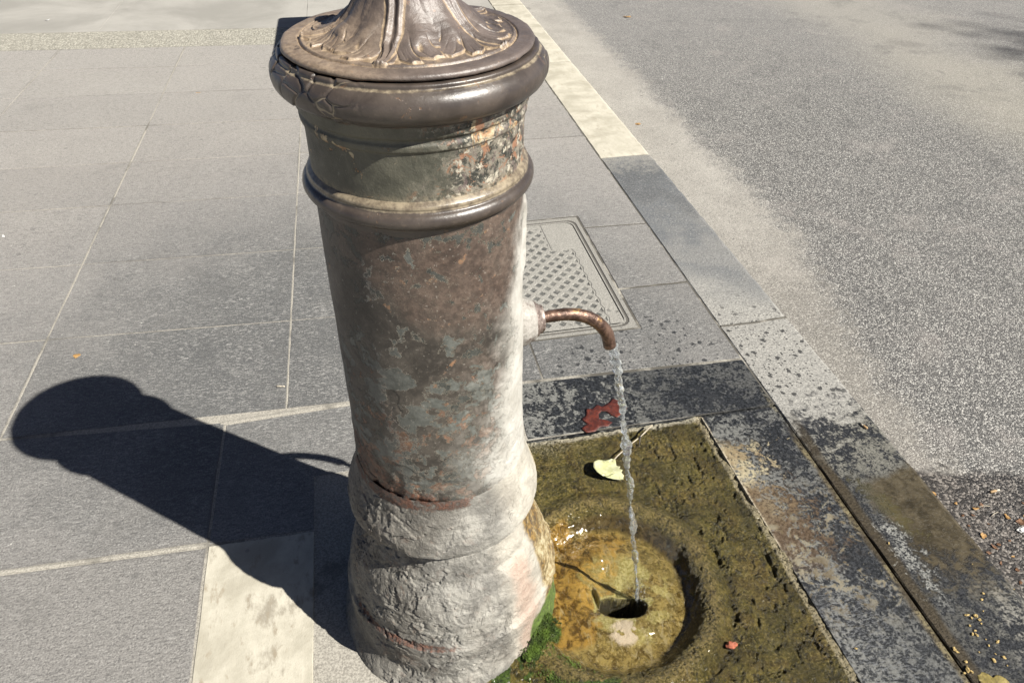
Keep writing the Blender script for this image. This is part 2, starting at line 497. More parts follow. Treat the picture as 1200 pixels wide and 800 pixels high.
def asphalt_material():
    g = G('asphalt')
    p = g.pos(); x, y, z = g.xyz(p)
    d, r1, r2 = g.vor2(p, 185)
    d2, s1, s2 = g.vor2(p, 320)
    f = g.noise(p, 300, 4, .8)
    lowf = g.noise(p, .9, 4, .55); mid = g.noise(p, 4, 6, .65)
    tar = g.mix(f.st(.40, .60), (.030, .030, .030), (.13, .127, .122))
    stone = g.mix(r2.pow(1.3), (.12, .118, .114), (.44, .43, .40))
    base = g.mix(r1.st(.36, .46) * d.st(.62, .46), tar, stone)
    base = g.mix(s1.st(.76, .82) * d2.st(.5, .35) * .8, base, (.50, .48, .44))
    base = g.mix(s1.st(.16, .10) * d2.st(.6, .4) * .8, base, (.02, .02, .02))
    # traffic polish and pale dust, in broad lanes
    lane = (x * .88 - y * .10 + (lowf - .5) * 1.0)
    pale = lane.band(3.05, .75) * y.st(1.2, 2.4)
    base = g.mix(pale * .45, base, (.34, .318, .262))
    far = (y + (lowf - .5) * 2.0).st(2.0, 5.0)
    base = g.mix(far * .35, base, (.235, .228, .220))
    base = g.mix(mid.st(.54, .72) * .30, base, (.29, .265, .245))
    base = g.mix(mid.st(.46, .30) * .30, base, (.06, .06, .06))
    # dust drifting out from the gutter
    gy = y.st(1.5, .5)
    gd = ((x - 1.63) + gy * .20 + (mid - .5) * .26 + (g.noise(p, 17, 7, .8) - .5) * .40 + (f - .5) * .14).st(.11, -.05)
    gn = (y + (mid - .5) * .6).st(.7, 1.9)
    dustc = g.mix((f * .7 + mid * .3).st(.38, .60), (.225, .211, .188), (.365, .348, .312))
    dustc = g.mix(gn, g.mix(f.st(.4, .6), (.15, .138, .120), (.31, .288, .250)), dustc)
    keep = ((r1.st(.46, .28) * d.st(.5, .3)) * .6 + s1.st(.16, .08) * .4).min(1.0)
    base = g.mix(gd * (1 - keep) * g.fmix(gn, .50, .80), base, dustc)
    # darker wash along the foot of the kerb
    ks = (x - 1.262 + (mid - .5) * .05).st(.045, .0) * .45
    base = g.mix(ks, base, (.15, .14, .12))
    dk, k1, k2 = g.vor2(p, 12)
    base = g.mix((dk + (f - .5) * .25).st(.13, .07) * k1.st(.80, .84) * .6, base, (.085, .08, .074))
    do, o1, o2 = g.vor2(g.mapping(p, scale=(1.6, .7, 1)), 2.2)
    base = g.mix((do + (f - .5) * .03).st(.09, .05) * o1.st(.55, .58) * .45, base, (.10, .098, .092))
    # the wet gutter patch beside the kerb
    wy = (y + (x - 1.34) * .26 + (g.noise(p, 9, 5, .7) - .5) * .10).st(.195, .160)
    base = g.mix(wy * .90, base, g.mix(r1.st(.45, .65), (.012, .010, .0085), g.mix(r2, (.035, .030, .026), (.20, .18, .16))))
    rough = g.fmix(wy, .85, .40)
    h = (d * -.7 + d2 * -.3) * g.fmix(gd, 1.0, .35) + f * .5
    n = g.bump(h, .0040)
    return g.out(base, rough, n, spec=.3)

def pebble_material():
    g = G('exposed_aggregate')
    p = g.pos(); d, r1, r2 = g.vor2(p, 75)
    base = g.mix(r1, (.20, .192, .162), (.36, .345, .295))
    base = g.mix(d.st(.5, .75) * .7, base, (.20, .19, .16))
    return g.out(base, .85, g.bump(d * -1.0, .006), spec=.3)

def far_paving_material():
    g = G('smooth_paving')
    p = g.pos(); a = g.noise(p, 1.4, 5, .65, .4); f = g.noise(p, 200, 3, .7)
    base = g.mix(a.st(.35, .65), (.22, .213, .193), (.30, .29, .265))
    base = g.mix(f.st(.45, .3) * .35, base, (.11, .10, .09))
    return g.out(base, .85, g.bump(f, .0015), spec=.3)

def simple(name, col, rough=.6, var=.25, scale=60, bumpd=.0006, **kw):
    g = G(name); p = g.obj(); a = g.noise(p, scale, 4, .6)
    dk = tuple(c * (1 - var) for c in col); lt = tuple(min(1, c * (1 + var)) for c in col)
    return g.out(g.mix(a.st(.3, .7), dk, lt), rough, g.bump(a, bumpd), **kw)

M_slab = slab_material(); M_dark = dark_material(); M_kerb = kerb_material()
M_trav = travertine_material('travertine', .35); M_trav2 = travertine_material('travertine_worn', .75)
M_plinth = plinth_material(); M_mortar = mortar_material(); M_asph = asphalt_material()
M_peb = pebble_material(); M_far = far_paving_material()

# ================================================================== PAVEMENT
def slab_mesh(name, corners, depth=.05, bev=.0016, wob=.0012, seg=10):
    """a slab from four corners (counter-clockwise): worn rounded edge, slightly uneven outline"""
    c = [Vector((x, y)) for x, y in corners]
    ring = []
    for i in range(4):
        a, b = c[i], c[(i + 1) % 4]
        nrm = Vector((b.y - a.y, a.x - b.x)).normalized()
        for k in range(seg):
            t = k / seg
            w = 0 if k == 0 else random.uniform(-1, 1) * wob
            ring.append(a.lerp(b, t) + nrm * w)
    ctr = sum(c, Vector((0, 0))) / 4
    def inset(d, z):
        out = []
        for q in ring:
            v = q - ctr; L = v.length
            out.append((q.x - v.x / L * d, q.y - v.y / L * d, z))
        return out
    n = len(ring)
    layers = [inset(0, -depth), inset(0, -bev * .9), inset(bev * .4, -bev * .3), inset(bev * 1.1, 0), inset(.022, 0)]
    vs = [v for l in layers for v in l]
    fs = []
    for j in range(len(layers) - 1):
        for k in range(n):
            k2 = (k + 1) % n
            fs.append((j * n + k, j * n + k2, (j + 1) * n + k2, (j + 1) * n + k))
    fs.append(tuple((len(layers) - 1) * n + k for k in range(n)))
    me = pymesh(name, vs, fs)
    at = me.attributes.new('edge', 'FLOAT', 'POINT')
    at.data.foreach_set('value', [1.0] * (n * 4) + [0.0] * n)
    return me

sidewalk = link('sidewalk', None, kind='structure')
def slab(corners, mat, z=0.0, name='paving_slab', parent=None, gap=.0024, label=None, **kw):
    c = [Vector(p) for p in corners]; ctr = sum(c, Vector((0, 0))) / 4
    cc = []
    for p in c:
        v = p - ctr
        cc.append((p.x - math.copysign(gap, v.x), p.y - math.copysign(gap, v.y)))
    me = slab_mesh(name, cc, **kw)
    o = link(name, me, mat, parent or sidewalk, label=label)
    o.location.z = z
    o.rotation_euler = (0, 0, 0)
    return o

rows = [.672, 1.097, 1.550, 2.013, 2.430, 2.860, 3.320, 3.770, 4.160]
slope = [-.040, -.060, -.055, -.050, -.055, -.065, -.075, -.085, -.094]
def ry(k, x): return rows[k] + slope[k] * (x + .385) * (1 if x < .3 else .75)
def jz(): return random.uniform(-.0008, .0006)
cols_left = [(-4.92, -4.17), (-4.17, -3.42), (-3.42, -2.67), (-2.67, -1.905), (-1.905, -1.139), (-1.139, -.383), (-.383, .366)]
for ci, (x0, x1) in enumerate(cols_left):
    for k in range(8):
        slab([(x0, ry(k, x0)), (x1, ry(k, x1)), (x1, ry(k + 1, x1)), (x0, ry(k + 1, x0))], M_slab, jz())
def poly_slab(pts, mat, z=0.0, name='paving_slab', depth=.05, bev=.002, label=None):
    n = len(pts)
    def off(d, zz):
        out = []
        for i in range(n):
            p0, p1, p2 = Vector(pts[i - 1]), Vector(pts[i]), Vector(pts[(i + 1) % n])
            n1 = Vector((-(p1 - p0).y, (p1 - p0).x)).normalized(); n2 = Vector((-(p2 - p1).y, (p2 - p1).x)).normalized()
            q = p1 + (n1 + n2) / (1 + n1.dot(n2)) * d
            out.append((q.x, q.y, zz))
        return out
    L = [off(.002, -depth), off(.002, -bev * 1.3), off(.0045, 0)]
    vs = [v for l in L for v in l]; fs = []
    for j in range(2):
        for k in range(n): fs.append((j * n + k, j * n + (k + 1) % n, (j + 1) * n + (k + 1) % n, (j + 1) * n + k))
    fs.append(tuple(2 * n + k for k in range(n)))
    o = link(name, pymesh(name, vs, fs), mat, sidewalk, label=label); o.location.z = z
    return o
# column along the kerb; the utility cover takes the inner part of two rows
KX = 1.001
poly_slab([(.366, 1.596), (.742, 1.596), (.742, 1.500), (KX, 1.487), (KX, ry(4, KX)), (.366, ry(4, .366))], M_slab, jz())
for k in range(4, 8):
    slab([(.366, ry(k, .366)), (KX, ry(k, KX)), (KX, ry(k + 1, KX)), (.366, ry(k + 1, .366))], M_slab, jz())
slab([(.742, 1.064), (KX, 1.060), (KX, 1.483), (.742, 1.496)], M_slab, jz())
poly_slab([(.366, .650), (KX, .624), (KX, 1.056), (.742, 1.060), (.742, .835), (.366, .835)], M_slab, -.0004)
# nearer rows on the left
slab([(-1.905, .300), (-1.139, .262), (-1.139, ry(0, -1.139)), (-1.905, ry(0, -1.905))], M_slab, 0)
slab([(-1.139, .262), (-.549, .243), (-.549, .650), (-1.139, ry(0, -1.139) - .004)], M_slab, .0003)
slab([(-1.95, -.50), (-1.17, -.52), (-1.17, .252), (-1.95, .285)], M_slab, 0)
slab([(-1.17, -.70), (-.536, -.70), (-.549, .230), (-1.17, .252)], M_slab, -.0003)
# slab under the fountain's shadow, its cream neighbour and the plinth
poly_slab([(-.547, .236), (-.301, .230), (-.301, .398), (.262, .414), (.262, .638), (-.2, .652), (-.547, .640)], M_slab, 0)
slab([(-.536, -.70), (-.300, -.70), (-.301, .228), (-.547, .234)], M_trav2, .0004, label='worn cream stone slab')
slab([(-.298, -.70), (-.04, -.70), (.255, .396), (-.298, .394)], M_plinth, -.002, name='plinth_stone')
# dark row behind the basin and the border slabs along it
slab([(.266, .418), (KX, .412), (KX, .620), (.266, .645)], M_dark, -.0004, label='black wetted basalt slab')
slab([(.788, -.90), (KX, -.90), (KX, .408), (.768, .408)], M_dark, -.001, label='long black wetted basalt slab')

# mortar bed: one sheet below the slabs, and a proud band where it was smeared
def sheet(name, x0, x1, y0, y1, z, mat, kind='structure', parent=None):
    me = pymesh(name, [(x0, y0, z), (x1, y0, z), (x1, y1, z), (x0, y1, z)], [(0, 1, 2, 3)])
    return link(name, me, mat, parent, kind=kind if parent is None else None)
def holed_sheet(name, X, Y, z, mat, skip, parent):
    vs = [(x, y, z) for y in Y for x in X]; fs = []
    for j in range(len(Y) - 1):
        for i in range(len(X) - 1):
            if (i, j) in skip: continue
            a = j * len(X) + i; fs.append((a, a + 1, a + 1 + len(X), a + len(X)))
    return link(name, pymesh(name, vs, fs), mat, parent)
holed_sheet('mortar_bed', [-4.95, -.02, .315, .730, 1.0035], [-1.2, .414, .846, 1.582, 4.3], -.0017, M_mortar, {(1, 0), (2, 0), (3, 0), (2, 2)}, sidewalk)
def strip(name, pts, w, z, mat, parent, h=.0012):
    vs, fs = [], []
    rr = random.Random(3)
    P = []
    for i in range(len(pts) - 1):
        a, b = Vector(pts[i]), Vector(pts[i + 1]); n = max(2, int((b - a).length / .02))
        P += [a.lerp(b, k / n) for k in range(n)]
    P.append(Vector(pts[-1]))
    for i, p in enumerate(P):
        t = (P[min(i + 1, len(P) - 1)] - P[max(0, i - 1)]).normalized(); nn = Vector((-t.y, t.x))
        w1 = w / 2 * rr.uniform(.75, 1.2); w2 = w / 2 * rr.uniform(.75, 1.2)
        for d, zz in ((-w1, z), (-w1 * .7, z + h), (w2 * .7, z + h), (w2, z)):
            q = p + nn * d; vs.append((q.x, q.y, zz))
    for i in range(len(P) - 1):
        for k in range(3): fs.append((i * 4 + k, i * 4 + k + 1, i * 4 + k + 5, i * 4 + k + 4))
    return link(name, pymesh(name, vs, fs, True), mat, parent)
strip('mortar_joint', [(-.560, .646), (-.28, .659), (.262, .642)], .017, -.0008, M_mortar, sidewalk)
strip('mortar_joint', [(-1.30, .262), (-1.0, .254), (-.552, .238)], .010, -.0008, M_mortar, sidewalk)
strip('mortar_joint', [(-.383, .69), (-.383, 1.1), (-.383, 2.0), (-.383, 4.0)], .008, -.0012, M_mortar, sidewalk)
strip('mortar_joint', [(-1.139, .72), (-1.139, 2.0), (-1.139, 4.2)], .011, -.0012, M_mortar, sidewalk)

# band of exposed aggregate and the paving beyond it
def yb(x, y0, sl): return y0 + sl * (x + .575)
def quad_sheet(name, pts, z, mat, parent):
    return link(name, pymesh(name, [(x, y, z) for x, y in pts], [(0, 1, 2, 3)]), mat, parent)
quad_sheet('pebble_band', [(-4.95, yb(-4.95, 4.180, -.094)), (KX, yb(KX, 4.180, -.094)), (KX, yb(KX, 4.556, -.098)), (-4.95, yb(-4.95, 4.556, -.098))], -.001, M_peb, sidewalk)
for x in np.arange(-5.9, .99, 1.38):
    x1 = min(x + 1.38, KX)
    for a, b in ((4.560, 5.95), (5.954, 7.4), (7.404, 9.6)):
        slab([(x, yb(x, a, -.098)), (x1, yb(x1, a, -.098)), (x1, yb(x1, b, -.098)), (x, yb(x, b, -.098))], M_far, jz() * .5, gap=.0012)

# kerb
kerb = link('kerb', None, kind='structure')
def kerb_stone(y0, y1, mat, z=0.0):
    prof = [(1.004, -.14), (1.004, -.003), (1.007, 0), (1.12, .0006), (1.236, 0), (1.246, -.004), (1.251, -.012), (1.255, -.14)]
    ys = np.linspace(y0 + .0015, y1 - .0015, max(3, int((y1 - y0) / .03)))
    vs, fs = [], []
    for i, y in enumerate(ys):
        e = (y - y0) if i < len(ys) / 2 else (y1 - y)
        for k, (px, pz) in enumerate(prof):
            dz = random.uniform(-1, 1) * (.0012 if 2 < k < 7 else .0002) - (.0015 if i in (0, len(ys) - 1) and k > 1 else 0)
            dx = random.uniform(-1, 1) * (.0018 if k > 3 else .0006)
            vs.append((px + dx, y, pz + dz))
    n = len(prof)
    for i in range(len(ys) - 1):
        for k in range(n - 1): fs.append((i * n + k, i * n + k + 1, (i + 1) * n + k + 1, (i + 1) * n + k)[::-1])
    fs.append(tuple(range(n))[::1]); fs.append(tuple((len(ys) - 1) * n + k for k in range(n))[::-1])
    o = link('kerb_stone', pymesh('kerb_stone', vs, fs, False), mat, kerb); o.location.z = z
    return o
kerb_stone(-1.5, -.60, M_kerb); kerb_stone(-.60, .789, M_kerb); kerb_stone(.791, 2.108, M_kerb, .0005)
for y0 in (2.111, 3.50, 4.90, 6.30, 7.70):
    o = kerb_stone(y0, y0 + 1.38, M_trav)
    o['label'] = 'cream travertine kerb stone'
strip('mortar_joint', [(1.007, .790), (1.12, .787), (1.245, .795)], .010, -.0006, M_mortar, kerb)

# utility cover with its sunken lozenges
def cover():
    root = link('utility_cover', None, label='grey cast utility cover with lozenge pattern set in the pavement behind the spout', cat='manhole cover')
    g = G('cover_cast')
    p = g.pos(); pit = g.attr('pit'); f = g.noise(p, 260, 4, .65); a = g.noise(p, 18, 4, .6)
    base = g.mix(f.st(.38, .62), (.165, .160, .145), (.30, .290, .262))
    base = g.mix(a.st(.5, .7) * .4, base, (.20, .195, .175))
    pc = g.mix((f * .5 + a * .5).st(.40, .60), (.045, .047, .046), (.150, .148, .136))
    base = g.mix(pit, base, pc)
    gap = g.attr('gap')
    base = g.mix(gap, base, (.05, .046, .04))
    x, y, z = g.xyz(p)
    dens = g.dist2(x, y, .70, .48, .45, .60).st(1.25, .3)
    w = wetspots(g, p, x, y, dens)
    base = g.mix(w * .8, base, (.03, .03, .03))
    M_cast = g.out(base, .7, g.bump(f + a * .5, .0012), spec=.35)
    X0, X1, Y0, Y1 = .335, .702, .873, 1.549
    nx, ny = 260, 420
    xs = np.linspace(X0, X1, nx); ys = np.linspace(Y0, Y1, ny)
    XX, YY = np.meshgrid(xs, ys); X = XX.ravel(); Y = YY.ravel()
    ax, ay = .0520, .0520
    u = (X - .652) / ax; v = (Y - .905) / ay
    # lozenges sit on a diagonal lattice
    s = (u + v); d = (u - v)
    fs_, fd = np.abs(s - np.round(s)), np.abs(d - np.round(d))
    loz = sst(.275 - np.maximum(fs_, fd) , -.01, .02)
    field = (X < .650) & (Y > .892) & (X > .352) & (((Y < 1.352)) | ((X < .568) & (Y < 1.525)))
    # the field's zigzag rim
    zig = .0035
    pit = loz * field
    rimd = np.minimum.reduce([np.abs(X - .658 + zig * 4 * np.abs(((Y / ay) % 1) - .5)) + (Y > 1.358) * 1, np.abs(Y - 1.358) + (X < .572) * 1, np.abs(X - .574) + (Y < 1.358) * 1])
    rim = sst(rimd, .0024, .0008) * ((X > .352))
    # rounded outer corners: push the outline inwards there
    z = -.0006 - pit * .0028 - rim * .0018 + (vnoise(np.c_[X, Y, 0 * X], 60, 3) - .5) * .0005
    cr = .03
    cx, cy = X1 - cr, Y1 - cr
    m = (X > cx) & (Y > cy); dx, dy = X[m] - cx, Y[m] - cy
    L = np.maximum(np.abs(dx), np.abs(dy)); r = np.hypot(dx, dy) + 1e-9
    X[m] = cx + dx / r * L; Y[m] = cy + dy / r * L
    i = np.arange((ny - 1) * (nx - 1)); rw, cl = i // (nx - 1), i % (nx - 1)
    F = np.c_[rw * nx + cl, rw * nx + cl + 1, (rw + 1) * nx + cl + 1, (rw + 1) * nx + cl]
    me = npmesh('cover_plate', np.c_[X, Y, z], F, {'pit': np.clip(pit * 1 + rim * .7, 0, 1), 'gap': np.zeros(len(X))})
    link('cover_plate', me, M_cast, root)
    # frame: rounded rectangular ring
    def rrect(x0, x1, y0, y1, r, n=8):
        out = []
        for cx, cy, a0 in ((x1 - r, y1 - r, 0), (x0 + r, y1 - r, 90), (x0 + r, y0 + r, 180), (x1 - r, y0 + r, 270)):
            for k in range(n + 1):
                a = R(a0 + 90 * k / n); out.append((cx + r * math.cos(a), cy + r * math.sin(a)))
        return out
    rings = [(rrect(X0 - .027, X1 + .034, Y0 - .034, Y1 + .040, .006), -.03), (rrect(X0 - .027, X1 + .034, Y0 - .034, Y1 + .040, .006), -.0006),
             (rrect(X0 - .018, X1 + .020, Y0 - .020, Y1 + .022, .040), -.0002), (rrect(X0 - .016, X1 + .018, Y0 - .018, Y1 + .020, .038), -.0022),
             (rrect(X0 - .012, X1 + .011, Y0 - .011, Y1 + .013, .036), -.0020), (rrect(X0 - .011, X1 + .010, Y0 - .010, Y1 + .011, .035), -.0003),
             (rrect(X0 - .004, X1 + .0045, Y0 - .0045, Y1 + .0045, .033), -.0006), (rrect(X0 - .003, X1 + .0035, Y0 - .0035, Y1 + .0035, .032), -.012),
             (rrect(X0 + .01, X1 - .01, Y0 + .01, Y1 - .01, .03), -.012)]
    vs = [(x, y, z) for rg, z in rings for x, y in rg]; n = len(rings[0][0]); fs = []
    for j in range(len(rings) - 1):
        for k in range(n): fs.append((j * n + k, j * n + (k + 1) % n, (j + 1) * n + (k + 1) % n, (j + 1) * n + k))
    me = pymesh('cover_frame', vs, fs)
    gp = [0.15, .15, .15, .9, .75, .1, .1, 1.0, 1.0]
    at = me.attributes.new('gap', 'FLOAT', 'POINT'); at.data.foreach_set('value', [q for q in gp for _ in range(n)])
    link('cover_frame', me, M_cast, root)
cover()

# road
ZR = -.10
road = sheet('road', 1.245, 420, -420, 420, ZR, M_asph)
ground = sheet('ground', -420, 1.25, -420, 420, -.15, M_far)

# ================================================================== BASIN STONE
def basin():
    x0, x1, y0, y1 = -.03, .773, -.78, .413
    res = .0018
    nx, ny = int((x1 - x0) / res), int((y1 - y0) / res)
    xs = np.linspace(x0, x1, nx); ys = np.linspace(y0, y1, ny)
    X, Y = np.meshgrid(xs, ys); X = X.ravel(); Y = Y.ravel()
    Xe = X + sst(Y, .35, -.3) * .012 * ((X - x0) / (x1 - x0))
    P = np.c_[Xe, Y, 0 * X]
    big = fbm(P, 7, 4, 5); med = fbm(P, 34, 4, 9); fin = fbm(P, 110, 3, 21)
    wp = P + np.c_[med, fin, 0 * X] * .02
    rid = ridged(wp, 22, 5, 33)
    cx, cy = .362, -.052
    th = np.arctan2(Y - cy, X - cx)
    wob = (fbm(np.c_[np.cos(th), np.sin(th), 0 * th], 1.6, 2, 3) - .5) * .022
    d = np.hypot(Xe - cx, (Y - cy) / 1.05) + wob + (med - .5) * .0035
    tro = sst(d, .196, .176)
    rough_zone = sst(Xe + (big - .5) * .3, .42, .58) * sst(d, .22, .27)
    nearb = sst(d, .30, .24)
    z = -.011 + (big - .5) * .014 * (1 - .7 * nearb) + ((med - .5) * .006 * (1 - .6 * nearb) + (fin - .5) * .0040) * (1 - .35 * tro)
    z -= sst(rid, .66, .88) * .0055 * rough_zone
    z -= sst(ridged(P, 55, 3, 4), .74, .92) * .0028 * (1 - .6 * tro)
    # raised lip round the trough, a shallow worn groove outside it
    z += np.exp(-((d - .222) / .018) ** 2) * .009
    z -= np.exp(-((d - .262) / .010) ** 2) * .0085 * sst(np.cos(th - .3), -.5, .5)
    # trough: steep outer wall on the sunny side, swelling towards the middle, dished to the hole
    wall = sst(d, .206, .160)
    z -= wall * (.035 + .004 * np.cos(th - .2))
    z += np.exp(-((d - .095) / .042) ** 2) * .016
    z -= sst(d, .085, .02) * .006
    # drain mouth
    hx, hy = (Xe - .374) + (med - .5) * .012, (Y + .090) + (fin - .5) * .006
    ca, sa = math.cos(R(-16)), math.sin(R(-16))
    ux = hx * ca + hy * sa; uy = -hx * sa + hy * ca
    hd = (np.abs(ux / .050) ** 2.6 + np.abs(uy / .027) ** 2.6) ** (1 / 2.6)
    hole = sst(hd, 1.05, .90)
    z -= hole * .075
    notch = np.exp(-(((Xe - .322 + (Y + .05) * .1) / .005) ** 2)) * sst(np.abs(Y + .055), .04, .02); z -= notch * .022
    stone = np.exp(-(((Xe - .343) / .016) ** 2 + ((Y + .082) / .016) ** 2)); z += stone * hole * .045
    z += .008 * sst(Xe, .725, .765)
    # crust round the fountain foot
    df = np.hypot(Xe, Y)
    foot = sst(df, .262, .205); z += foot * (.020 + (rid - .5) * .018)
    orange = sst(Xe + (med - .5) * .05, .335, .285) * sst(d, .235, .17) * sst(Y, -.20, -.13)
    orange = np.maximum(orange, foot * sst(Y, -.12, -.04) * .9)
    orange = np.maximum(orange, .6 * sst(d, .20, .14) * sst(np.cos(th - 2.1), .0, .7))
    yel = sst(d, .125, .07) * sst(fbm(P, 22, 3, 77), .40, .55)
    yel = np.maximum(yel, .6 * sst(d, .17, .12) * sst(np.cos(th + .4), .0, .6) * sst(fbm(P, 30, 3, 78), .45, .6))
    pinkw = np.exp(-(((Xe - .358) / .040) ** 2 + ((Y + .152) / .032) ** 2)) * sst(med, .22, .42)
    moss = sst(df, .275, .235) * sst(Y, -.08, -.13) * sst(fbm(P, 30, 3, 41), .36, .5)
    moss = np.maximum(moss, sst(Y, -.20, -.29) * sst(Xe, .42, .26) * sst(fbm(P, 26, 3, 44), .42, .56))
    cav = sst(med * .5 + (1 - rid) * .5 + (fin - .5) * .6, .35, .7)
    i = np.arange((ny - 1) * (nx - 1)); rw, cl = i // (nx - 1), i % (nx - 1)
    F = np.c_[rw * nx + cl, rw * nx + cl + 1, (rw + 1) * nx + cl + 1, (rw + 1) * nx + cl]
    me = npmesh('basin_stone', np.c_[Xe, Y, z], F, {'orange': orange, 'yel': yel, 'pinkw': pinkw, 'moss': moss,
                'hole': sst(hd, 1.16, 1.0), 'cav': cav, 'tro': tro, 'lip': np.exp(-((d - .218) / .018) ** 2), 'wall_dark': np.exp(-((d - .178) / .016) ** 2) * sst(np.cos(th - .25), -.35, .45)})
    g = G('mossy_basin')
    p = g.pos(); x, y, zz = g.xyz(p)
    a = g.noise(p, 11, 7, .7, .4); b = g.noise(p, 46, 7, .74, .5); f = g.noise(p, 170, 5, .75); ff = g.noise(p, 420, 3, .7)
    A = {k: g.attr(k) for k in ('orange', 'yel', 'pinkw', 'moss', 'hole', 'cav', 'tro', 'lip', 'wall_dark')}
    c = g.mix(b.st(.41, .58), (.012, .009, .0008), (.100, .077, .014))
    c = g.mix(a.st(.42, .62) * .6, c, (.056, .050, .009))
    c = g.mix(a.st(.50, .38) * .6, c, (.090, .062, .016))
    c = g.mix(A['cav'] * .3, c, (.085, .068, .022))
    c = g.mix(f.st(.46, .38) * .8, c, (.007, .005, .001))
    c = g.mix(f.st(.55, .62) * .75, c, (.21, .165, .062))
    c = g.mix(ff.st(.62, .70) * b.st(.42, .58) * .7, c, (.33, .29, .18))
    # threads of dry root and algae
    dkz = g.noise(p, 7, 5, .65).st(.47, .60) * x.st(.40, .55)
    c = g.mix(dkz * .55, c, (.022, .018, .004))
    thr = g.noise(g.mapping(p, scale=(1, 1, 1)), 20, 3, .6, 2.2).band(.5, .006) * a.st(.45, .6)
    c = g.mix(thr * .55, c, (.20, .16, .085))
    trc = g.mix(b.st(.38, .62), (.062, .038, .005), (.250, .185, .055))
    trc = g.mix(a.st(.5, .65) * .5, trc, (.125, .098, .030))
    trc = g.mix(f.st(.44, .36) * .6, trc, (.02, .014, .003))
    trc = g.mix(f.st(.56, .64) * .45, trc, (.38, .32, .16))
    base = g.mix(A['tro'], c, trc)
    base = g.mix(A['lip'] * f.st(.4, .6) * .65, base, (.21, .160, .066))
    base = g.mix((A['wall_dark'] + (b - .5) * .5).st(.15, .8) * .85, base, g.mix(b.st(.4, .6), (.014, .009, .002), (.050, .032, .008)))  # darker band along the right-hand wall of the trough
    base = g.mix((A['yel'] + (b - .5) * .6).st(.3, .8) * .9, base, g.mix(f.st(.35, .65), (.22, .185, .045), (.40, .355, .15)))
    orc = g.mix(b.st(.40, .60), (.070, .034, .002), (.30, .175, .030))
    base = g.mix((A['orange'] + (b - .5) * .6 + (a - .5) * .5).st(.35, .75) * .92, base, orc)
    dry = g.noise(g.mapping(p, scale=(1, .3, 1), rot=(0, 0, .5)), 60, 5, .68, .8).st(.56, .66)
    base = g.mix(dry * A['tro'] * .5, base, (.30, .25, .13))
    base = g.mix((A['pinkw'] + (f - .5) * .4).st(.3, .6) * .95, base, (.46, .38, .27))
    mo = g.mix(f.st(.35, .65), (.010, .018, .003), (.055, .090, .014))
    base = g.mix((A['moss'] + (b - .5) * .5).st(.4, .7), base, mo)
    speck = (b * .5 + f * .5).st(.53, .60)
    qd = g.dist2(x, y, .30, .10, .08, .05).st(1.2, .3)
    base = g.mix(speck * qd * .9, base, (.48, .43, .33))
    # lime on the back edge
    be = (y + (b - .5) * .035).st(.394, .406) * f.st(.40, .52)
    base = g.mix(be * .8, base, (.42, .39, .31))
    bk = (y + (a - .5) * .1 + (b - .5) * .12).st(.34, .40) * f.st(.48, .58) * x.st(.5, .3)
    base = g.mix(bk * .6, base, (.26, .235, .17))
    re = (x - y * -.014 + (b - .5) * .014).st(.756, .763) * f.st(.4, .52)
    base = g.mix(re * .8, base, (.30, .26, .17))
    base = g.mix(A['hole'] * .92, base, (.006, .004, .002))  # shade inside the drain mouth painted near black in the colour
    rough = g.fmix(A['tro'], g.fmix(b, .22, .5), .16)
    n = g.bump(b * 1.0 + f * 1.0 + ff * .6, .0060)
    m = g.out(base, rough, n, spec=.35, Coat_Weight=A['tro'] * .6 + .02, Coat_Roughness=.07)
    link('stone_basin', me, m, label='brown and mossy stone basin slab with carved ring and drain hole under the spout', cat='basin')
basin()

# ================================================================== FOUNTAIN
LIME_AZ = 1.0
def voro(P, scale, seed=0, jit=.9):
    """nearest and second nearest cell distances and a random value per cell"""
    Q = P * scale; I = np.floor(Q).astype(np.int64)
    d1 = np.full(len(P), 9.); d2 = np.full(len(P), 9.); rv = np.zeros(len(P))
    for i in (-1, 0, 1):
        for j in (-1, 0, 1):
            for k in (-1, 0, 1):
                c = I + (i, j, k)
                h = [_h(c[:, 0], c[:, 1], c[:, 2], seed + m) for m in range(4)]
                q = c + .5 + (np.stack(h[:3], 1) - .5) * jit
                d = np.linalg.norm(Q - q, axis=1)
                n = d < d1
                d2 = np.where(n, d1, np.minimum(d2, d)); rv = np.where(n, h[3], rv); d1 = np.where(n, d, d1)
    return d1, d2, rv

def azdiff(A, c): return (np.degrees(A) - c + 180) % 360 - 180

def lime_field(A, z, P):
    """limescale running down from the spout and the joints above it"""
    a = azdiff(A, LIME_AZ)
    edge = np.interp(z, [.0, .30, .45, .52, .60, .72, .83, .96, 1.00, 1.03, 1.08], [42, 48, 60, 64, 58, 48, 37, 24, 10, -20, -40])
    n = (fbm(P, 12, 4, 61) - .5) * 40
    na = (fbm(np.c_[P[:, 0], P[:, 1], P[:, 2] * .3], 40, 3, 5) - .5) * 14
    return sst(np.abs(a) + n * .8 + na * .5, edge + 30, edge - 20)

def film_field(A, z, P):
    a = azdiff(A, LIME_AZ)
    edge = np.interp(z, [.40, .48, .55, .65, .80, .95, 1.08], [120, 104, 94, 82, 58, 34, -10])
    return sst(np.abs(a) + (fbm(P, 9, 4, 91) - .5) * 55, edge + 30, edge - 34)

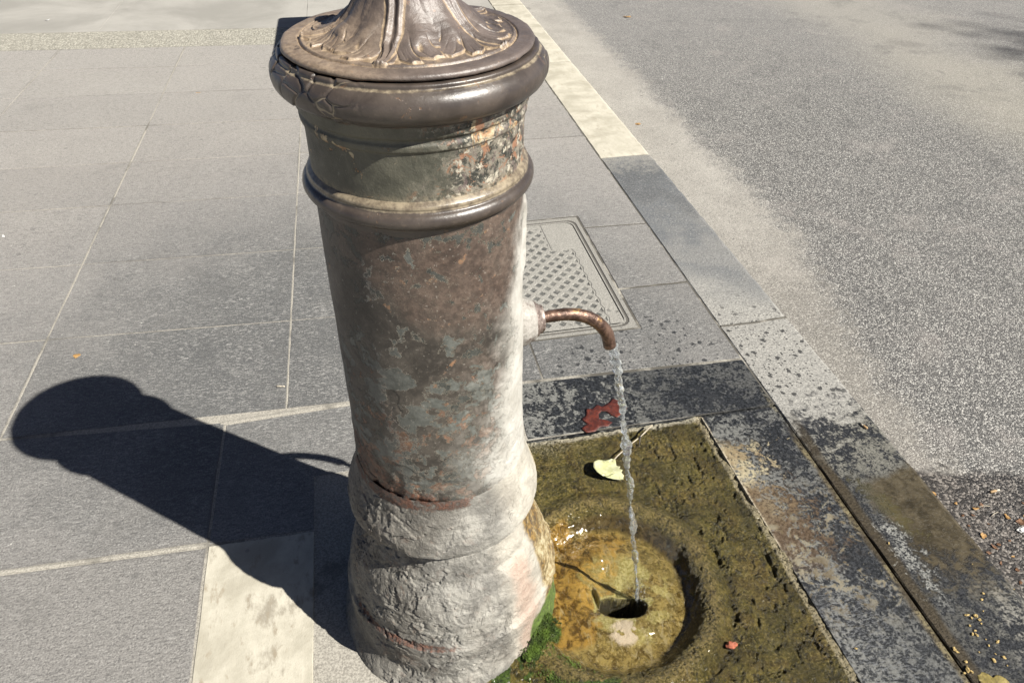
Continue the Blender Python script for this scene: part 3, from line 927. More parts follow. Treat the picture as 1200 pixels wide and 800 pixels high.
def iron_material(kind):
    g = G('iron_' + kind)
    p = g.obj(); x, y, z0 = g.xyz(p); z = z0 - .10
    lo = g.noise(p, 5, 5, .62, .3); mid = g.noise(p, 17, 6, .66, .4); fi = g.noise(p, 90, 6, .72); ff = g.noise(p, 320, 4, .7)
    lime, film, rust, cav = g.attr('lime'), g.attr('film'), g.attr('rust'), g.attr('cav')
    edge = None
    if kind == 'column':
        base = g.mix(mid.st(.35, .65), (.026, .022, .018), (.070, .060, .049))
        base = g.mix(fi.st(.50, .66) * .45, base, (.115, .098, .080))
        # brick-brown bare patch high on the sunny side
        sunny = x * .75 - y * .66
        red = ((lo - .5) * 1.4 + sunny * 3.2 + (z - .70) * 1.6 + (mid - .5) * .6).st(.22, .50) * z.st(.52, .62)
        base = g.mix(red * .58, base, g.mix(fi.st(.38, .62), (.048, .030, .022), (.105, .068, .050)))
        # dark slate undercoat showing where the top coat flaked
        wv = g.noise(p, 21, 9, .66, .3)
        thr = wv + (z.st(.86, .60) - 1) * .14
        slate = thr.st(.505, .515)
        base = g.mix(slate * .92, base, g.mix(fi.st(.3, .7), (.052, .057, .051), (.120, .127, .114)))
        wd = g.noise(p, 24, 9, .66, .3); thr3 = wd + z.st(.76, .84) * (x * -3.0).st(-.1, .15) * .05
        dk = thr3.st(.585, .595)
        base = g.mix(dk * .9, base, g.mix(fi.st(.3, .7), (.022, .025, .022), (.050, .054, .048)))
        wr = g.noise(p, 33, 9, .68, .3)
        thr2 = wr + (z.st(.74, .50) - 1) * .12
        rs = thr2.st(.540, .550)
        base = g.mix(rs * .85, base, g.mix(fi.st(.35, .65), (.085, .043, .026), (.190, .105, .064)))
        bare = (wr + fi * .3).st(.79, .82)
        base = g.mix(bare * .6, base, (.26, .14, .07))
        e = thr.band(.51, .007).max(thr2.band(.545, .008)).max(thr3.band(.59, .007))
        edge = e * fi.st(.34, .46)
        base = g.mix(edge * .9, base, (.36, .32, .245))
        ln = g.noise(p, 34, 3, .6, 2.4).band(.5, .005) * mid.st(.48, .56)
        base = g.mix(ln * .5, base, (.30, .27, .21))
        spk = g.noise(p, 210, 3, .7).st(.64, .70)
        base = g.mix(spk * .5, base, (.32, .30, .26))
        chipd = slate * -.5 + rs * -.7 + dk * -.6 + edge * .9
        rough = g.fmix(fi, .36, .66)
    elif kind == 'neck':
        base = g.mix(mid.st(.3, .7), (.042, .042, .030), (.100, .096, .070))
        base = g.mix(fi.st(.58, .72) * .4, base, (.17, .155, .11))
        crust = ((x * .72 - y * .10) + (mid - .5) * .16).st(-.005, .05)
        k1 = g.noise(p, 62, 7, .74, .5); k2 = g.noise(p, 48, 6, .72, .7); k3 = g.noise(p, 75, 6, .74, .3)
        cc = g.mix(k1.st(.44, .56), (.014, .016, .012), (.185, .165, .13))
        cc = g.mix(k2.st(.55, .58), cc, (.23, .115, .065))
        cc = g.mix(k3.st(.55, .58), cc, (.38, .35, .28))
        cc = g.mix(k2.st(.45, .41) * .8, cc, (.10, .070, .066))
        base = g.mix(crust * .9, base, cc)
        w2 = g.noise(p, 24, 6, .68, .8)
        t = w2.st(.615, .63)
        base = g.mix(t * .9, base, g.mix(fi.st(.4, .6), (.26, .14, .06), (.44, .37, .24)))
        sc = g.noise(g.mapping(p, scale=(1, 1, .22)), 60, 2, .5, 1.6).band(.5, .005)
        base = g.mix(sc * .35 * (1 - crust), base, (.26, .25, .20))
        low = (z + (mid - .5) * .03).st(.950, .936)
        base = g.mix(low * fi.st(.40, .6) * .5, base, (.33, .27, .18))
        chipd = t * -.6 + crust * (k1 - .5) * 1.6
        rough = g.fmix(fi, .40, .75)
    elif kind in ('cap', 'ring'):
        base = g.mix(mid.st(.3, .7), (.034, .027, .023), (.070, .056, .046))
        base = g.mix(fi.st(.56, .70) * .35, base, (.13, .10, .078))
        base = g.mix(ff.st(.66, .72) * .3, base, (.30, .26, .20))
        flk = g.attr('flake')
        base = g.mix((flk + (fi - .5) * .5).st(.3, .8) * .8, base, (.27, .225, .155))
        base = g.mix((cav + (fi - .5) * 1.0 + (mid - .5) * .9).st(.38, .95) * .8, base, g.mix(fi.st(.35, .65), (.12, .095, .065), (.27, .225, .155)))
        sp = g.noise(p, 55, 5, .7, .5).st(.62, .67)
        base = g.mix(sp * .5, base, (.17, .095, .05))
        chipd = flk * .3 + sp * -.3
        rough = g.fmix(mid, .24, .46)
    elif kind == 'lid':
        base = g.mix(mid.st(.3, .7), (.058, .046, .040), (.120, .096, .084))
        dust = (cav + (fi - .5) * .7 + (mid - .5) * .5).st(.34, .80)
        tan = g.mix(fi.st(.35, .65), (.165, .115, .068), (.34, .26, .17))
        base = g.mix(dust * .88, base, tan)
        left = (x * -.9 + y * -.1 + (lo - .5) * .16 + (mid - .5) * .08).st(.0, .13) * .6
        base = g.mix(left, base, g.mix(fi.st(.4, .6), (.20, .145, .095), (.31, .235, .16)))
        bare = fi.st(.60, .70) * mid.st(.48, .58)
        base = g.mix(bare * .5, base, (.28, .14, .065))
        drk = mid.st(.40, .33) * fi.st(.55, .45)
        base = g.mix(drk * .7, base, (.022, .018, .016))
        chipd = fi * .4
        rough = g.fmix(fi, .30, .60)
    else:                                            # base and lower band: thick grey crust over iron
        base = g.mix(mid.st(.35, .65), (.095, .088, .075), (.190, .178, .152))
        base = g.mix(fi.st(.52, .66) * .55, base, (.085, .080, .072))
        base = g.mix(fi.st(.46, .36) * .35, base, (.26, .25, .22))
        base = g.mix(lo.st(.5, .65) * .35, base, (.19, .155, .115))
        pt = g.noise(p, 30, 6, .68, .9)
        base = g.mix(pt.st(.58, .62) * .5, base, (.15, .105, .078))
        ck = g.noise(g.mapping(p, scale=(1, 1, .45)), 26, 4, .6, .8)
        crk = ck.band(.5, .0055) * lo.st(.50, .56)
        base = g.mix(crk * .85, base, (.020, .016, .013))
        base = g.mix(fi.st(.60, .72) * mid.st(.5, .6) * .5, base, (.16, .075, .04))
        chipd = mid * .8 + pt * .7 - crk * 1.2 + fi * .3
        rough = g.fmix(fi, .55, .8)
    # rust in the seams
    rm = (rust + (mid - .5) * 1.5 + (fi - .5) * 1.1).st(.52, .80)
    base = g.mix(rm * .85, base, g.mix(fi.st(.38, .66), (.022, .010, .007), (.130, .045, .020)))
    # grey film, then white limescale
    filmc = g.mix(mid.st(.35, .65), (.15, .147, .134), (.36, .35, .315))
    fm = (film + (fi - .5) * .6 + (mid - .5) * .9).st(.25, 1.1)
    base = g.mix(fm * (1.0 - rm * .8) * (.36 if kind == 'column' else .55), base, filmc)
    lm = (lime + (fi - .5) * .30 + (mid - .5) * .45).st(.15, 1.0)
    limec = g.mix(mid.st(.3, .7), (.30, .288, .255), (.44, .43, .395)) if kind != 'base' else g.mix(mid.st(.35, .65), (.25, .232, .196), (.40, .378, .325))
    limec = g.mix(ff.st(.40, .30) * .35, limec, (.36, .33, .28))
    if kind == 'base':
        pk = g.attr('pink')
        limec = g.mix((pk + (mid - .5) * 1.3).st(.35, .95) * .65, limec, g.mix(fi.st(.3, .7), (.24, .135, .095), (.33, .235, .18)))
        oc = g.attr('ochre')
        occ = g.mix(mid.st(.42, .58), g.mix(fi.st(.4, .6), (.035, .018, .002), (.20, .115, .015)), g.mix(fi.st(.4, .6), (.17, .115, .03), (.36, .31, .19)))
        limec = g.mix((oc + (mid - .5) * .8).st(.35, .70) * .92, limec, occ)
        gm = g.attr('green')
        limec = g.mix((gm + (fi - .5) * .5 + (mid - .5) * .4).st(.4, .65), limec, g.mix(fi.st(.3, .7), (.030, .045, .008), (.095, .150, .022)))
    base = g.mix(lm, base, limec)
    rough = g.fmix(lm.max(film * .6), rough, .62)
    chipd = chipd * (1.0 - lm * .85)
    h = chipd * .8 + mid * .4 + fi * (.9 if kind == 'base' else .4) + ff * .22 + lm * .2
    n = g.bump(h, {'column': .0020, 'neck': .0022, 'cap': .0008, 'ring': .0009, 'lid': .0013, 'base': .0042}[kind])
    return g.out(base, rough, n, metallic=0.0, spec=.6)

fountain = link('drinking_fountain', None, label='weathered cast iron drinking fountain column with domed leaf cap, lime streaks and running spout', cat='drinking fountain')

def std_attrs(P, A, r, z, d, rust=None, cav=None, **kw):
    o = {'lime': lime_field(A, z, P), 'film': film_field(A, z, P), 'rust': np.zeros(len(z)) if rust is None else rust,
         'cav': np.zeros(len(z)) if cav is None else cav}
    o.update(kw); return o

# shaft
def d_shaft(P, A, r, z):
    n = (fbm(P, 20, 4, 2) - .5) * .0018 + (fbm(P, 5, 2, 8) - .5) * .003
    t = fbm(P, 13, 4, 50); n += -.0008 * sst(t, .54, .56) * sst(z, .92, .70)
    low = sst(z, .58, .47) * sst(azdiff(A, -125), 55, 20) * sst(azdiff(A, -125), -75, -30)
    n += -(sst(ridged(P, 30, 4, 4), .58, .85)) * .0050 * low
    # raised emblem above the spout
    a = azdiff(A, LIME_AZ)
    sh = sst(np.abs(a) * R(1) * .145, .050, .038) * sst(z, .845, .875) * sst(z, .985, .960)
    n += sh * (.0045 + .003 * (fbm(P, 50, 3, 12) - .5))
    # lime built up round the spout: a low swelling hugging the shaft
    q = np.hypot(a * R(1) * .148, z - .735); n += sst(q, .075, .040) * .0010
    n += lime_field(A, z, P) * ((fbm(P, 12, 3, 71) - .5) * .0022)
    return n
def a_shaft(P, A, r, z, d):
    w = sst(np.abs(azdiff(A, -130)), 60, 22)
    top = .515 + .075 * sst(azdiff(A, -125), 32, -30) + (fbm(P, 14, 3, 33) - .5) * .06
    rust = sst(z, top + .02, top - .030) * w * .95
    rust = np.maximum(rust, sst(np.abs(azdiff(A, -92)), 20, 8) * sst(z, .492, .482) * .7)
    return std_attrs(P, A, r, z, d, rust=rust)
prof = [(.445, .1535), (.475, .1510), (.50, .1498), (.55, .1482), (.60, .1470), (.70, .1450), (.78, .1435), (.86, .1425), (.94, .1412), (1.005, .1402)]
link('shaft', lathe('shaft', prof, 440, 660, d_shaft, a_shaft), iron_material('column'), fountain)

# neck
def d_neck(P, A, r, z):
    cr = sst(azdiff(A, -30), -55, -15) * sst(azdiff(A, -30), 90, 60)
    return (fbm(P, 24, 4, 22) - .5) * .0016 + (fbm(P, 90, 3, 23) - .5) * .0026 * cr
prof = [(1.005, .1402), (1.04, .1394), (1.085, .1392), (1.098, .1396), (1.1005, .1425), (1.1070, .1432), (1.1105, .1412), (1.1140, .1412), (1.1170, .1450), (1.1250, .1465), (1.138, .149)]
link('neck', lathe('neck', prof, 160, 600, d_neck, lambda *a: std_attrs(*a)), iron_material('neck'), fountain)

# ring
def a_ring(P, A, r, z, d):
    cav = sst(z, 1.0240, 1.0285) * (.45 + .6 * fbm(P, 14, 3, 36)) * 1.15
    o = std_attrs(P, A, r, z, d, cav=cav, flake=sst(d, .0010, .0016)); o['lime'] = o['lime'] * sst(z, 1.018, 1.026); o['film'] *= sst(z, 1.014, 1.026) * .6
    return o
def d_ring(P, A, r, z): return (fbm(P, 30, 3, 31) - .5) * .0012
prof = [(.990, .1395), (1.000, .1408), (1.0035, .1445)] + arc(1.0150, .1430, .0108, -62, 70, 14) + [(1.0262, .1462), (1.0292, .1452), (1.0302, .1462), (1.0336, .1454), (1.0362, .1424), (1.0390, .1385)]
link('collar_ring', lathe('collar_ring', prof, 96, 600, d_ring, a_ring), iron_material('ring'), fountain)

# cap moulding
def flake_f(P, A, z):
    W = P + (np.stack([fbm(P, 30, 3, q) for q in (1, 2, 3)], 1) - .5) * .014
    d1, d2, rv = voro(W * (1, 1, 1.0), 30, 5)
    reg = np.maximum(sst(azdiff(A, -150), -70, -45) * sst(azdiff(A, -150), 40, 22), sst(np.abs(azdiff(A, -6)), 22, 10) * .8)
    reg = reg * sst(fbm(P, 8, 2, 99), .30, .42)
    return d2 - d1, rv, reg
def d_cap(P, A, r, z):
    e, rv, reg = flake_f(P, A, z)
    plate = sst(e, .02, .13)
    return (fbm(P, 9, 3, 44) - .5) * .0012 + reg * ((rv - .35) * .0026 * plate - (1 - plate) * .0011) + (fbm(P, 60, 2, 45) - .5) * .0005
def a_cap(P, A, r, z, d):
    e, rv, reg = flake_f(P, A, z)
    fe = reg * sst(e, .055, .015) * sst(vnoise(P, 40, 8), .25, .6)
    cav = np.maximum(sst(z, 1.1718, 1.1742) * sst(z, 1.1775, 1.1752) * .75, sst(z, 1.1808, 1.1820) * .6)
    cav = cav * (.5 + .9 * fbm(P, 10, 3, 37))
    rust = sst(z, 1.1815, 1.1825) * .8
    o = std_attrs(P, A, r, z, d, cav=cav, flake=fe * .9, rust=rust); o['lime'] *= 0; o['film'] *= 0
    return o
prof = [(1.128, .145)] + [(1.132, .1480)] + arc(1.1555, .1470, .0210, -72, 54, 28) + [(1.1738, .1580), (1.1742, .1562), (1.1752, .1553), (1.1785, .1550), (1.1798, .1538), (1.1802, .1515), (1.1798, .1475), (1.177, .140), (1.175, .10)]
link('cap_moulding', lathe('cap_moulding', prof, 220, 820, d_cap, a_cap), iron_material('cap'), fountain)

# lid with acanthus leaves
NL = 5
def leaf_relief(A, r):
    """height of the leaf relief in metres and whether a spot is on a leaf"""
    half = 180.0 / NL
    ph = (np.degrees(A) - (-108.5)) / (2 * half)
    u = (ph - np.round(ph)) * 2                                # 0 on a midrib, +-1 between two leaves
    ang = np.radians(np.abs(u) * half); au = np.abs(u)
    asym = np.where(u > 0, 1.0, .86)
    X = r * np.sin(ang); Yr = r * np.cos(ang) - .030
    rho = np.hypot(X, Yr); be = np.degrees(np.arctan2(X, np.maximum(Yr, 1e-4))) * asym
    bw = be - 13 * (rho / .09) ** 2.4                          # fingers curl outwards
    cuts = [0, 9, 27, 48, 80]; lens = [.0990, .0950, .0900, .0800]
    h = np.zeros_like(r); ins = np.zeros_like(r); ln = np.zeros_like(r)
    for k in range(4):
        a0, a1 = cuts[k] - 9, cuts[k + 1] - 9
        if k == 0: a0, a1 = -40, cuts[1] - 9
        m = (bw >= a0) & (bw < a1)
        f = np.clip((bw - a0) / (a1 - a0), 0, 1) if k else np.clip(au / .16, 0, 1) * .5 + .5
        e = np.abs(2 * f - 1)
        # every lobe has three toothed points
        L = lens[k] - .0100 * e ** 2.6 - .0030 * np.abs(np.sin(f * math.pi * 2.5 + .4)) * (k > 0)
        on = sst(L - rho, -.0004, .0022)
        low = sst(rho, .030, .062)
        hh = on * (.0019 + .0009 * (1 - e ** 2) * low) - on * np.exp(-((1 - e) / .09) ** 2) * .0015 * low * sst(rho, .045, .065)
        # side veins: shallow furrows running into the teeth
        v = np.exp(-((f - .32) / .035) ** 2) + np.exp(-((f - .68) / .035) ** 2)
        hh -= on * v * .0008 * sst(rho, .060, .074) * (k > 0)
        # rolled rim of the lobe
        hh += on * np.exp(-((L - rho - .0030) / .0022) ** 2) * .0009
        h = np.where(m, hh, h); ins = np.where(m, on, ins)
        ln = np.where(m, np.maximum(np.exp(-((L - rho) / .0022) ** 2), np.maximum(np.exp(-((1 - e) / .08) ** 2) * .80 * sst(rho, .045, .065), v * .5 * sst(rho, .062, .076)) * on), ln)
    h += .0075 * np.exp(-((au - .60) / .34) ** 2) * np.exp(-((r - .078) / .017) ** 2)
    # midrib: two fillets with a hollow between, running to the tip
    wm = .0016 + .0030 * np.clip((.125 - r) / .09, 0, 1)
    rib = np.exp(-((X - wm * 1.5) / (wm * .8)) ** 2) * .0034 - np.exp(-(X / (wm * .7)) ** 2) * .0010
    h += rib * sst(r, .131, .122)
    ln = np.maximum(ln * sst(X, .002, .005), np.exp(-((X - wm * 2.9) / (wm * .55)) ** 2) * .9 * sst(r, .131, .124))
    # hollow eyes where the leaves part
    eye = np.exp(-(((au - .62) / .07) ** 2 + ((r - .093) / .0065) ** 2)) + np.exp(-(((au - .36) / .05) ** 2 + ((r - .112) / .005) ** 2)) * .7
    h -= eye * .0022; ln = np.maximum(ln, eye * .8)
    # the swelling second tier behind, between neighbouring leaves
    t2 = sst(.112 - .010 * (1 - au) * 4 - r, -.001, .004) * sst(au, .70, .86)
    h = np.maximum(h, t2 * (.0018 + .0018 * sst(au, .7, 1.0)))
    return h, np.maximum(ins, t2), ln
def d_lid(P, A, r, z):
    wA = A + (fbm(P, 30, 2, 63) - .5) * .10; wr = r + (fbm(P, 40, 2, 64) - .5) * .006
    h, ins, gv = leaf_relief(wA, wr)
    on = sst(r, .138, .132) * sst(z, 1.1880, 1.1895) * sst(r, .016, .032)
    g2 = -np.exp(-((r - .1290) / .0014) ** 2) * .0022 * (z > 1.186) + np.exp(-((r - .1255) / .0018) ** 2) * .0012 * (z > 1.186)
    return h * on * .85 + g2 + (fbm(P, 60, 4, 66) - .5) * .0014 + (fbm(P, 18, 2, 67) - .5) * .0018
def a_lid(P, A, r, z, d):
    wA = A + (fbm(P, 30, 2, 63) - .5) * .10; wr = r + (fbm(P, 40, 2, 64) - .5) * .006
    h, ins, gv = leaf_relief(wA, wr)
    cav = np.maximum(gv, (1 - ins) * .42 * sst(azdiff(A, -60), -110, -20)) * sst(r, .1300, .1265)
    cav = np.maximum(cav, np.exp(-((r - .1290) / .0022) ** 2) * .75)
    cav = np.where(z < 1.1860, 0.30, cav)
    cav = cav * sst(z, 1.1805, 1.1825)
    rust = sst(z, 1.1835, 1.1820) * .85
    o = std_attrs(P, A, r, z, d, cav=cav, rust=rust); o['lime'] *= 0; o['film'] *= 0
    return o
prof = [(1.1812, .120), (1.1812, .1465), (1.1818, .1490), (1.1838, .1506), (1.1858, .1505), (1.1878, .1490), (1.1890, .1460), (1.1896, .141), (1.1900, .1300), (1.1902, .122), (1.1906, .114),
        (1.1914, .106), (1.1930, .0980), (1.1958, .0895), (1.2000, .0810), (1.2060, .0730), (1.2140, .0660), (1.2240, .0595), (1.2360, .0530), (1.2490, .0465), (1.2620, .0390), (1.2730, .0310), (1.2795, .0225), (1.2825, .0150),
        (1.2840, .0120), (1.2875, .0118), (1.2920, .0165), (1.2980, .0185), (1.3040, .0165), (1.3090, .0105), (1.3115, .0040), (1.3120, .0002)]
link('lid', lathe('lid', prof, 520, 900, d_lid, a_lid), iron_material('lid'), fountain)

# lower band and foot
def crust_d(P, A, z, s=1.0):
    W = P + (np.stack([fbm(P, 26, 3, q) for q in (4, 5, 6)], 1) - .5) * .03
    reg = sst(fbm(P, 9, 3, 82), .42, .56)
    rr = ridged(W, 26, 5, 83)
    left = .30 + .70 * sst(azdiff(A, -125), 75, 25)
    t1 = fbm(W * (1, 1, .8), 20, 6, 88, .58) * 4.5; f1 = t1 - np.floor(t1)
    terr = (sst(f1, .78, 1.0) - f1) * .0048                       # flakes: a long ramp, then a sharp drop
    return (terr * (.3 + .9 * reg) * left * .8 + (rr - .6) * .0016 * left + (fbm(W, 130, 3, 89) - .5) * .0020
            + (fbm(P, 7, 3, 85) - .5) * .006 + (fbm(P, 60, 4, 86) - .5) * .0024) * s
def d_band(P, A, r, z): return -.020 * np.exp(-(azdiff(A, 55) / 40) ** 2) + crust_d(P, A, z, .70) * sst(z, .498, .465) + sst(z, .385, .372) * (fbm(P, 60, 3, 87) - .5) * .006
def a_band(P, A, r, z, d):
    e = sst(z, .384, .372) * .95
    top = sst(z, .466, .484) * .8
    w = sst(np.abs(azdiff(A, -128)), 85, 40)
    o = std_attrs(P, A, r, z, d, rust=np.maximum(e, top) * (.45 + .55 * w) * w)
    o['pink'] = np.zeros(len(z)); o['green'] = np.zeros(len(z))
    o['ochre'] = sst(np.abs(azdiff(A, 5)), 26, 6) * .6 * sst(z, .48, .42)
    return o
prof = [(.500, .1495), (.490, .1515), (.478, .1530), (.460, .1575), (.440, .1640), (.424, .1700), (.410, .1742), (.398, .1764), (.388, .1772), (.379, .1762), (.372, .1690), (.371, .162), (.372, .150), (.376, .142)][::-1]
M_crust = iron_material('base')
link('lower_band', lathe('lower_band', prof, 190, 700, d_band, a_band), M_crust, fountain)
def d_base(P, A, r, z):
    spread = sst(z, .05, -.01) * (.006 * (fbm(P, 20, 3, 19)) + .018 * np.exp(-(azdiff(A, 170) / 40.0) ** 2) + .016 * np.exp(-(azdiff(A, -130) / 30.0) ** 2))
    run = sst(np.abs(azdiff(A, 0)), 42, 10) * sst(z, .27, .13) * (.002 + fbm(P, 30, 4, 14) * .014)
    return crust_d(P, A, z, 1.0) * sst(z, .375, .34) + spread + run
def a_base(P, A, r, z, d):
    e = np.exp(-((z - .138) / .009) ** 2)
    w = sst(np.abs(azdiff(A, -128)), 48, 22)
    o = std_attrs(P, A, r, z, d, rust=e * w * 1.0)
    aa = azdiff(A, -19)
    o['pink'] = np.exp(-((aa + 30) / 15.0) ** 2) * sst(z, .32, .25) * .85
    o['ochre'] = sst(aa, -22, -4) * sst(z, .37, .31) * (.6 + .4 * sst(z, .02, .12))
    o['green'] = sst(aa, -36, -24) * sst(z, .13, .05) * .85
    o['lime'] = np.maximum(o['lime'], sst(aa, -60, -30) * sst(aa, 100, 60))
    return o
prof = [(-.06, .222), (0, .2160), (.04, .2130), (.090, .2120), (.120, .2135), (.132, .2130), (.140, .2060), (.150, .2035), (.175, .2020), (.205, .1965), (.235, .1885), (.258, .1810), (.272, .1745), (.280, .1700),
        (.286, .1660), (.295, .1645), (.320, .1575), (.345, .1500), (.370, .1440), (.385, .1420)]
link('foot', lathe('foot', prof, 440, 820, d_base, a_base), M_crust, fountain)

# spout
phi = R(LIME_AZ)
er = Vector((math.cos(phi), math.sin(phi), 0)); et = Vector((-math.sin(phi), math.cos(phi), 0))
def disc_stack(name, prof, zc, mat, na=48, wob=.0, seed=1):
    """rings about the spout axis; prof = (distance from axis of the column, radius)"""
    vs, fs = [], []
    rr = random.Random(seed)
    for d, r in prof:
        for k in range(na):
            a = 2 * math.pi * k / na
            w = 1 + wob * math.sin(a * 3 + seed) + wob * .6 * math.sin(a * 7 + seed * 2)
            q = er * d + et * (r * w * math.cos(a)) + Vector((0, 0, zc + r * w * math.sin(a)))
            vs.append(q)
    n = len(prof)
    for i in range(n - 1):
        for k in range(na):
            k2 = (k + 1) % na; fs.append((i * na + k, i * na + k2, (i + 1) * na + k2, (i + 1) * na + k)[::-1])
    fs.append(tuple((n - 1) * na + k for k in range(na)))
    return pymesh(name, vs, fs, True)
g = G('lime_scale'); p = g.obj(); a = g.noise(p, 30, 5, .6); f = g.noise(p, 160, 4, .65)
M_lime = g.out(g.mix((a + (f - .5) * .5).st(.50, .62), g.mix(f.st(.3, .7), (.20, .188, .168), (.33, .312, .285)), (.10, .078, .066)), .6, g.bump(a + f * .4, .003), spec=.4)
g = G('stained_brass'); p = g.obj(); a = g.noise(p, 60, 5, .6); f = g.noise(p, 260, 4, .65)
c = g.mix(a.st(.35, .65), (.11, .080, .066), (.26, .215, .19))
M_coll = g.out(g.mix(f.st(.55, .68) * .6, c, (.50, .44, .38)), g.fmix(f, .28, .5), g.bump(a + f * .5, .0012), metallic=.35, spec=.6)
g = G('copper_pipe'); p = g.obj(); a = g.noise(p, 38, 5, .62, .4); f = g.noise(p, 300, 4, .65)
x, y, z = g.xyz(p)
tip = (x * er.x + y * er.y)
c = g.mix(a.st(.38, .62), (.050, .028, .020), (.175, .108, .078))
gold = (a + (tip - .26) * 1.5).st(.52, .60) * f.st(.44, .54) * tip.st(.295, .270)
c = g.mix(gold * .8, c, (.50, .29, .09))
c = g.mix(a.st(.60, .68) * .7, c, (.055, .035, .028))
M_pipe = g.out(c, g.fmix(f, .24, .5), g.bump(a * .7 + f * .6, .0016), metallic=.6, spec=.6)

spout = link('spout', None, parent=fountain)
ZS = .735
link('flange', disc_stack('flange', [(.130, .040), (.1490, .0395), (.1520, .0380), (.1545, .0365), (.1560, .0355), (.1605, .0345), (.1630, .033), (.1660, .0315), (.164, .012)], ZS, M_lime, wob=.03, seed=2), M_lime, spout)
link('collar', disc_stack('collar', [(.155, .031), (.1690, .030), (.1705, .0275), (.1720, .027), (.1728, .0250), (.1755, .0245), (.1768, .0225), (.1795, .0228), (.1812, .0218), (.1818, .017), (.1805, .009)], ZS, M_coll, wob=.012), M_coll, spout)
tipd, tipz = .3065, .656
pts, rad = [], []
ctrl = [(.170, ZS, .0098), (.184, ZS + .0010, .0100), (.206, ZS + .0020, .0103), (.226, ZS + .0005, .0106), (.248, ZS - .0055, .0109), (.267, ZS - .0160, .0112), (.284, ZS - .0320, .0113), (.297, ZS - .0520, .0114), (.3045, tipz, .0113)]
def catmull(c, n=8):
    c = np.array(c); out = []
    for i in range(len(c) - 1):
        p0, p1, p2, p3 = c[max(i - 1, 0)], c[i], c[i + 1], c[min(i + 2, len(c) - 1)]
        for k in range(n):
            t = k / n
            out.append(.5 * ((2 * p1) + (-p0 + p2) * t + (2 * p0 - 5 * p1 + 4 * p2 - p3) * t * t + (-p0 + 3 * p1 - 3 * p2 + p3) * t ** 3))
    out.append(c[-1]); return np.array(out)
cc = catmull(ctrl)
pts = [er * d + Vector((0, 0, z)) for d, z, r in cc]; rad = [r * (1 + .03 * math.sin(i * 1.7) * (random.random())) for i, r in enumerate(cc[:, 2])]
vs, fs = tube(pts, rad, 28, cap=False)
# rolled mouth and a short inner wall
t_end = (pts[-1] - pts[-2]).normalized(); n = 28; base_i = len(vs) - n
ringc = pts[-1]
for off_, sc in ((.0010, .97), (.0012, .86), (-.012, .82)):
    for k in range(n): vs.append(ringc + (vs[base_i + k] - ringc) * sc + t_end * off_)
for j in range(3):
    for k in range(n): fs.append((base_i + j * n + k, base_i + j * n + (k + 1) % n, base_i + (j + 1) * n + (k + 1) % n, base_i + (j + 1) * n + k))
link('pipe', pymesh('pipe', vs, fs, True), M_pipe, spout)
# lug under the collar
vs, fs = tube([er * .1785 + Vector((0, 0, ZS - .017)), er * .1795 + Vector((0, 0, ZS - .024)), er * .1800 + Vector((0, 0, ZS - .030))], [.0045, .0055, .0035], 12)
link('lug', pymesh('lug', vs, fs, True), M_coll, spout)

# ================================================================== WATER STREAM
def stream():
    p0 = er * .3055 + Vector((0, 0, tipz + .004))
    land = Vector((.4185, -.079, -.078))
    N = 260; na = 28
    vs, fs = [], []
    for i in range(N):
        s = i / (N - 1); zf = p0.z + (land.z - p0.z) * s
        tt = math.sqrt(s)                                    # time of fall
        tt = .72 * s + .28 * tt
        c = Vector((p0.x + (land.x - p0.x) * tt, p0.y + (land.y - p0.y) * tt, zf))
        r = .0068 * (1 - s) ** 1.0 + .0034 * s
        L = (p0.z - zf)
        w = sst(np.array([s]), .0, .25)[0]
        m1 = math.sin(L * 360 + 1.2 * math.sin(L * 40)); m2 = math.sin(L * 135 + 2.0); m3 = math.sin(L * 58 + .6)
        r *= 1 + .16 * m1 + (.08 + .14 * w) * m2 + .32 * w * m3
        r = max(r, .0018)
        c += Vector((math.sin(L * 60), math.cos(L * 47), 0)) * .0011 * (0.3 + w)
        for k in range(na):
            a = 2 * math.pi * k / na + L * 9
            el = 1 + .30 * math.cos(2 * a + L * 26) + .10 * math.cos(3 * a - L * 70) + .07 * math.sin(5 * a + L * 190)
            vs.append(c + Vector((math.cos(a), math.sin(a), 0)) * r * el)
    for i in range(N - 1):
        for k in range(na):
            k2 = (k + 1) % na; fs.append((i * na + k, (i + 1) * na + k, (i + 1) * na + k2, i * na + k2))
    fs.append(tuple(range(na))); fs.append(tuple((N - 1) * na + k for k in range(na))[::-1])
    rr = random.Random(21)                                     # droplets thrown up where it lands
    for _ in range(26):
        a = rr.uniform(0, 6.28); q = rr.uniform(.004, .030); zc = rr.uniform(-.05, -.012) + (.03 - q) * .6
        cen = Vector((land.x + math.cos(a) * q, land.y + math.sin(a) * q, zc)); rad = rr.uniform(.0007, .0020)
        b0 = len(vs)
        for i in range(1, 5):
            for k in range(8): vs.append(cen + Vector((math.sin(math.pi * i / 5) * math.cos(k * math.pi / 4), math.sin(math.pi * i / 5) * math.sin(k * math.pi / 4), math.cos(math.pi * i / 5))) * rad)
        for i in range(3):
            for k in range(8): fs.append((b0 + i * 8 + k, b0 + (i + 1) * 8 + k, b0 + (i + 1) * 8 + (k + 1) % 8, b0 + i * 8 + (k + 1) % 8))
        fs.append(tuple(b0 + k for k in range(8))); fs.append(tuple(b0 + 24 + k for k in range(8))[::-1])
    g = G('water')
    p = g.obj(); n1 = g.noise(p, 260, 2, .5)
    m = g.out((.80, .84, .86), .02, g.bump(n1, .0006), Transmission_Weight=.92, IOR=1.33)
    link('water_stream', pymesh('water_stream', vs, fs, True), m, label='thin twisting stream of clear water falling from the spout into the drain', cat='water')
    return m
M_water = stream()

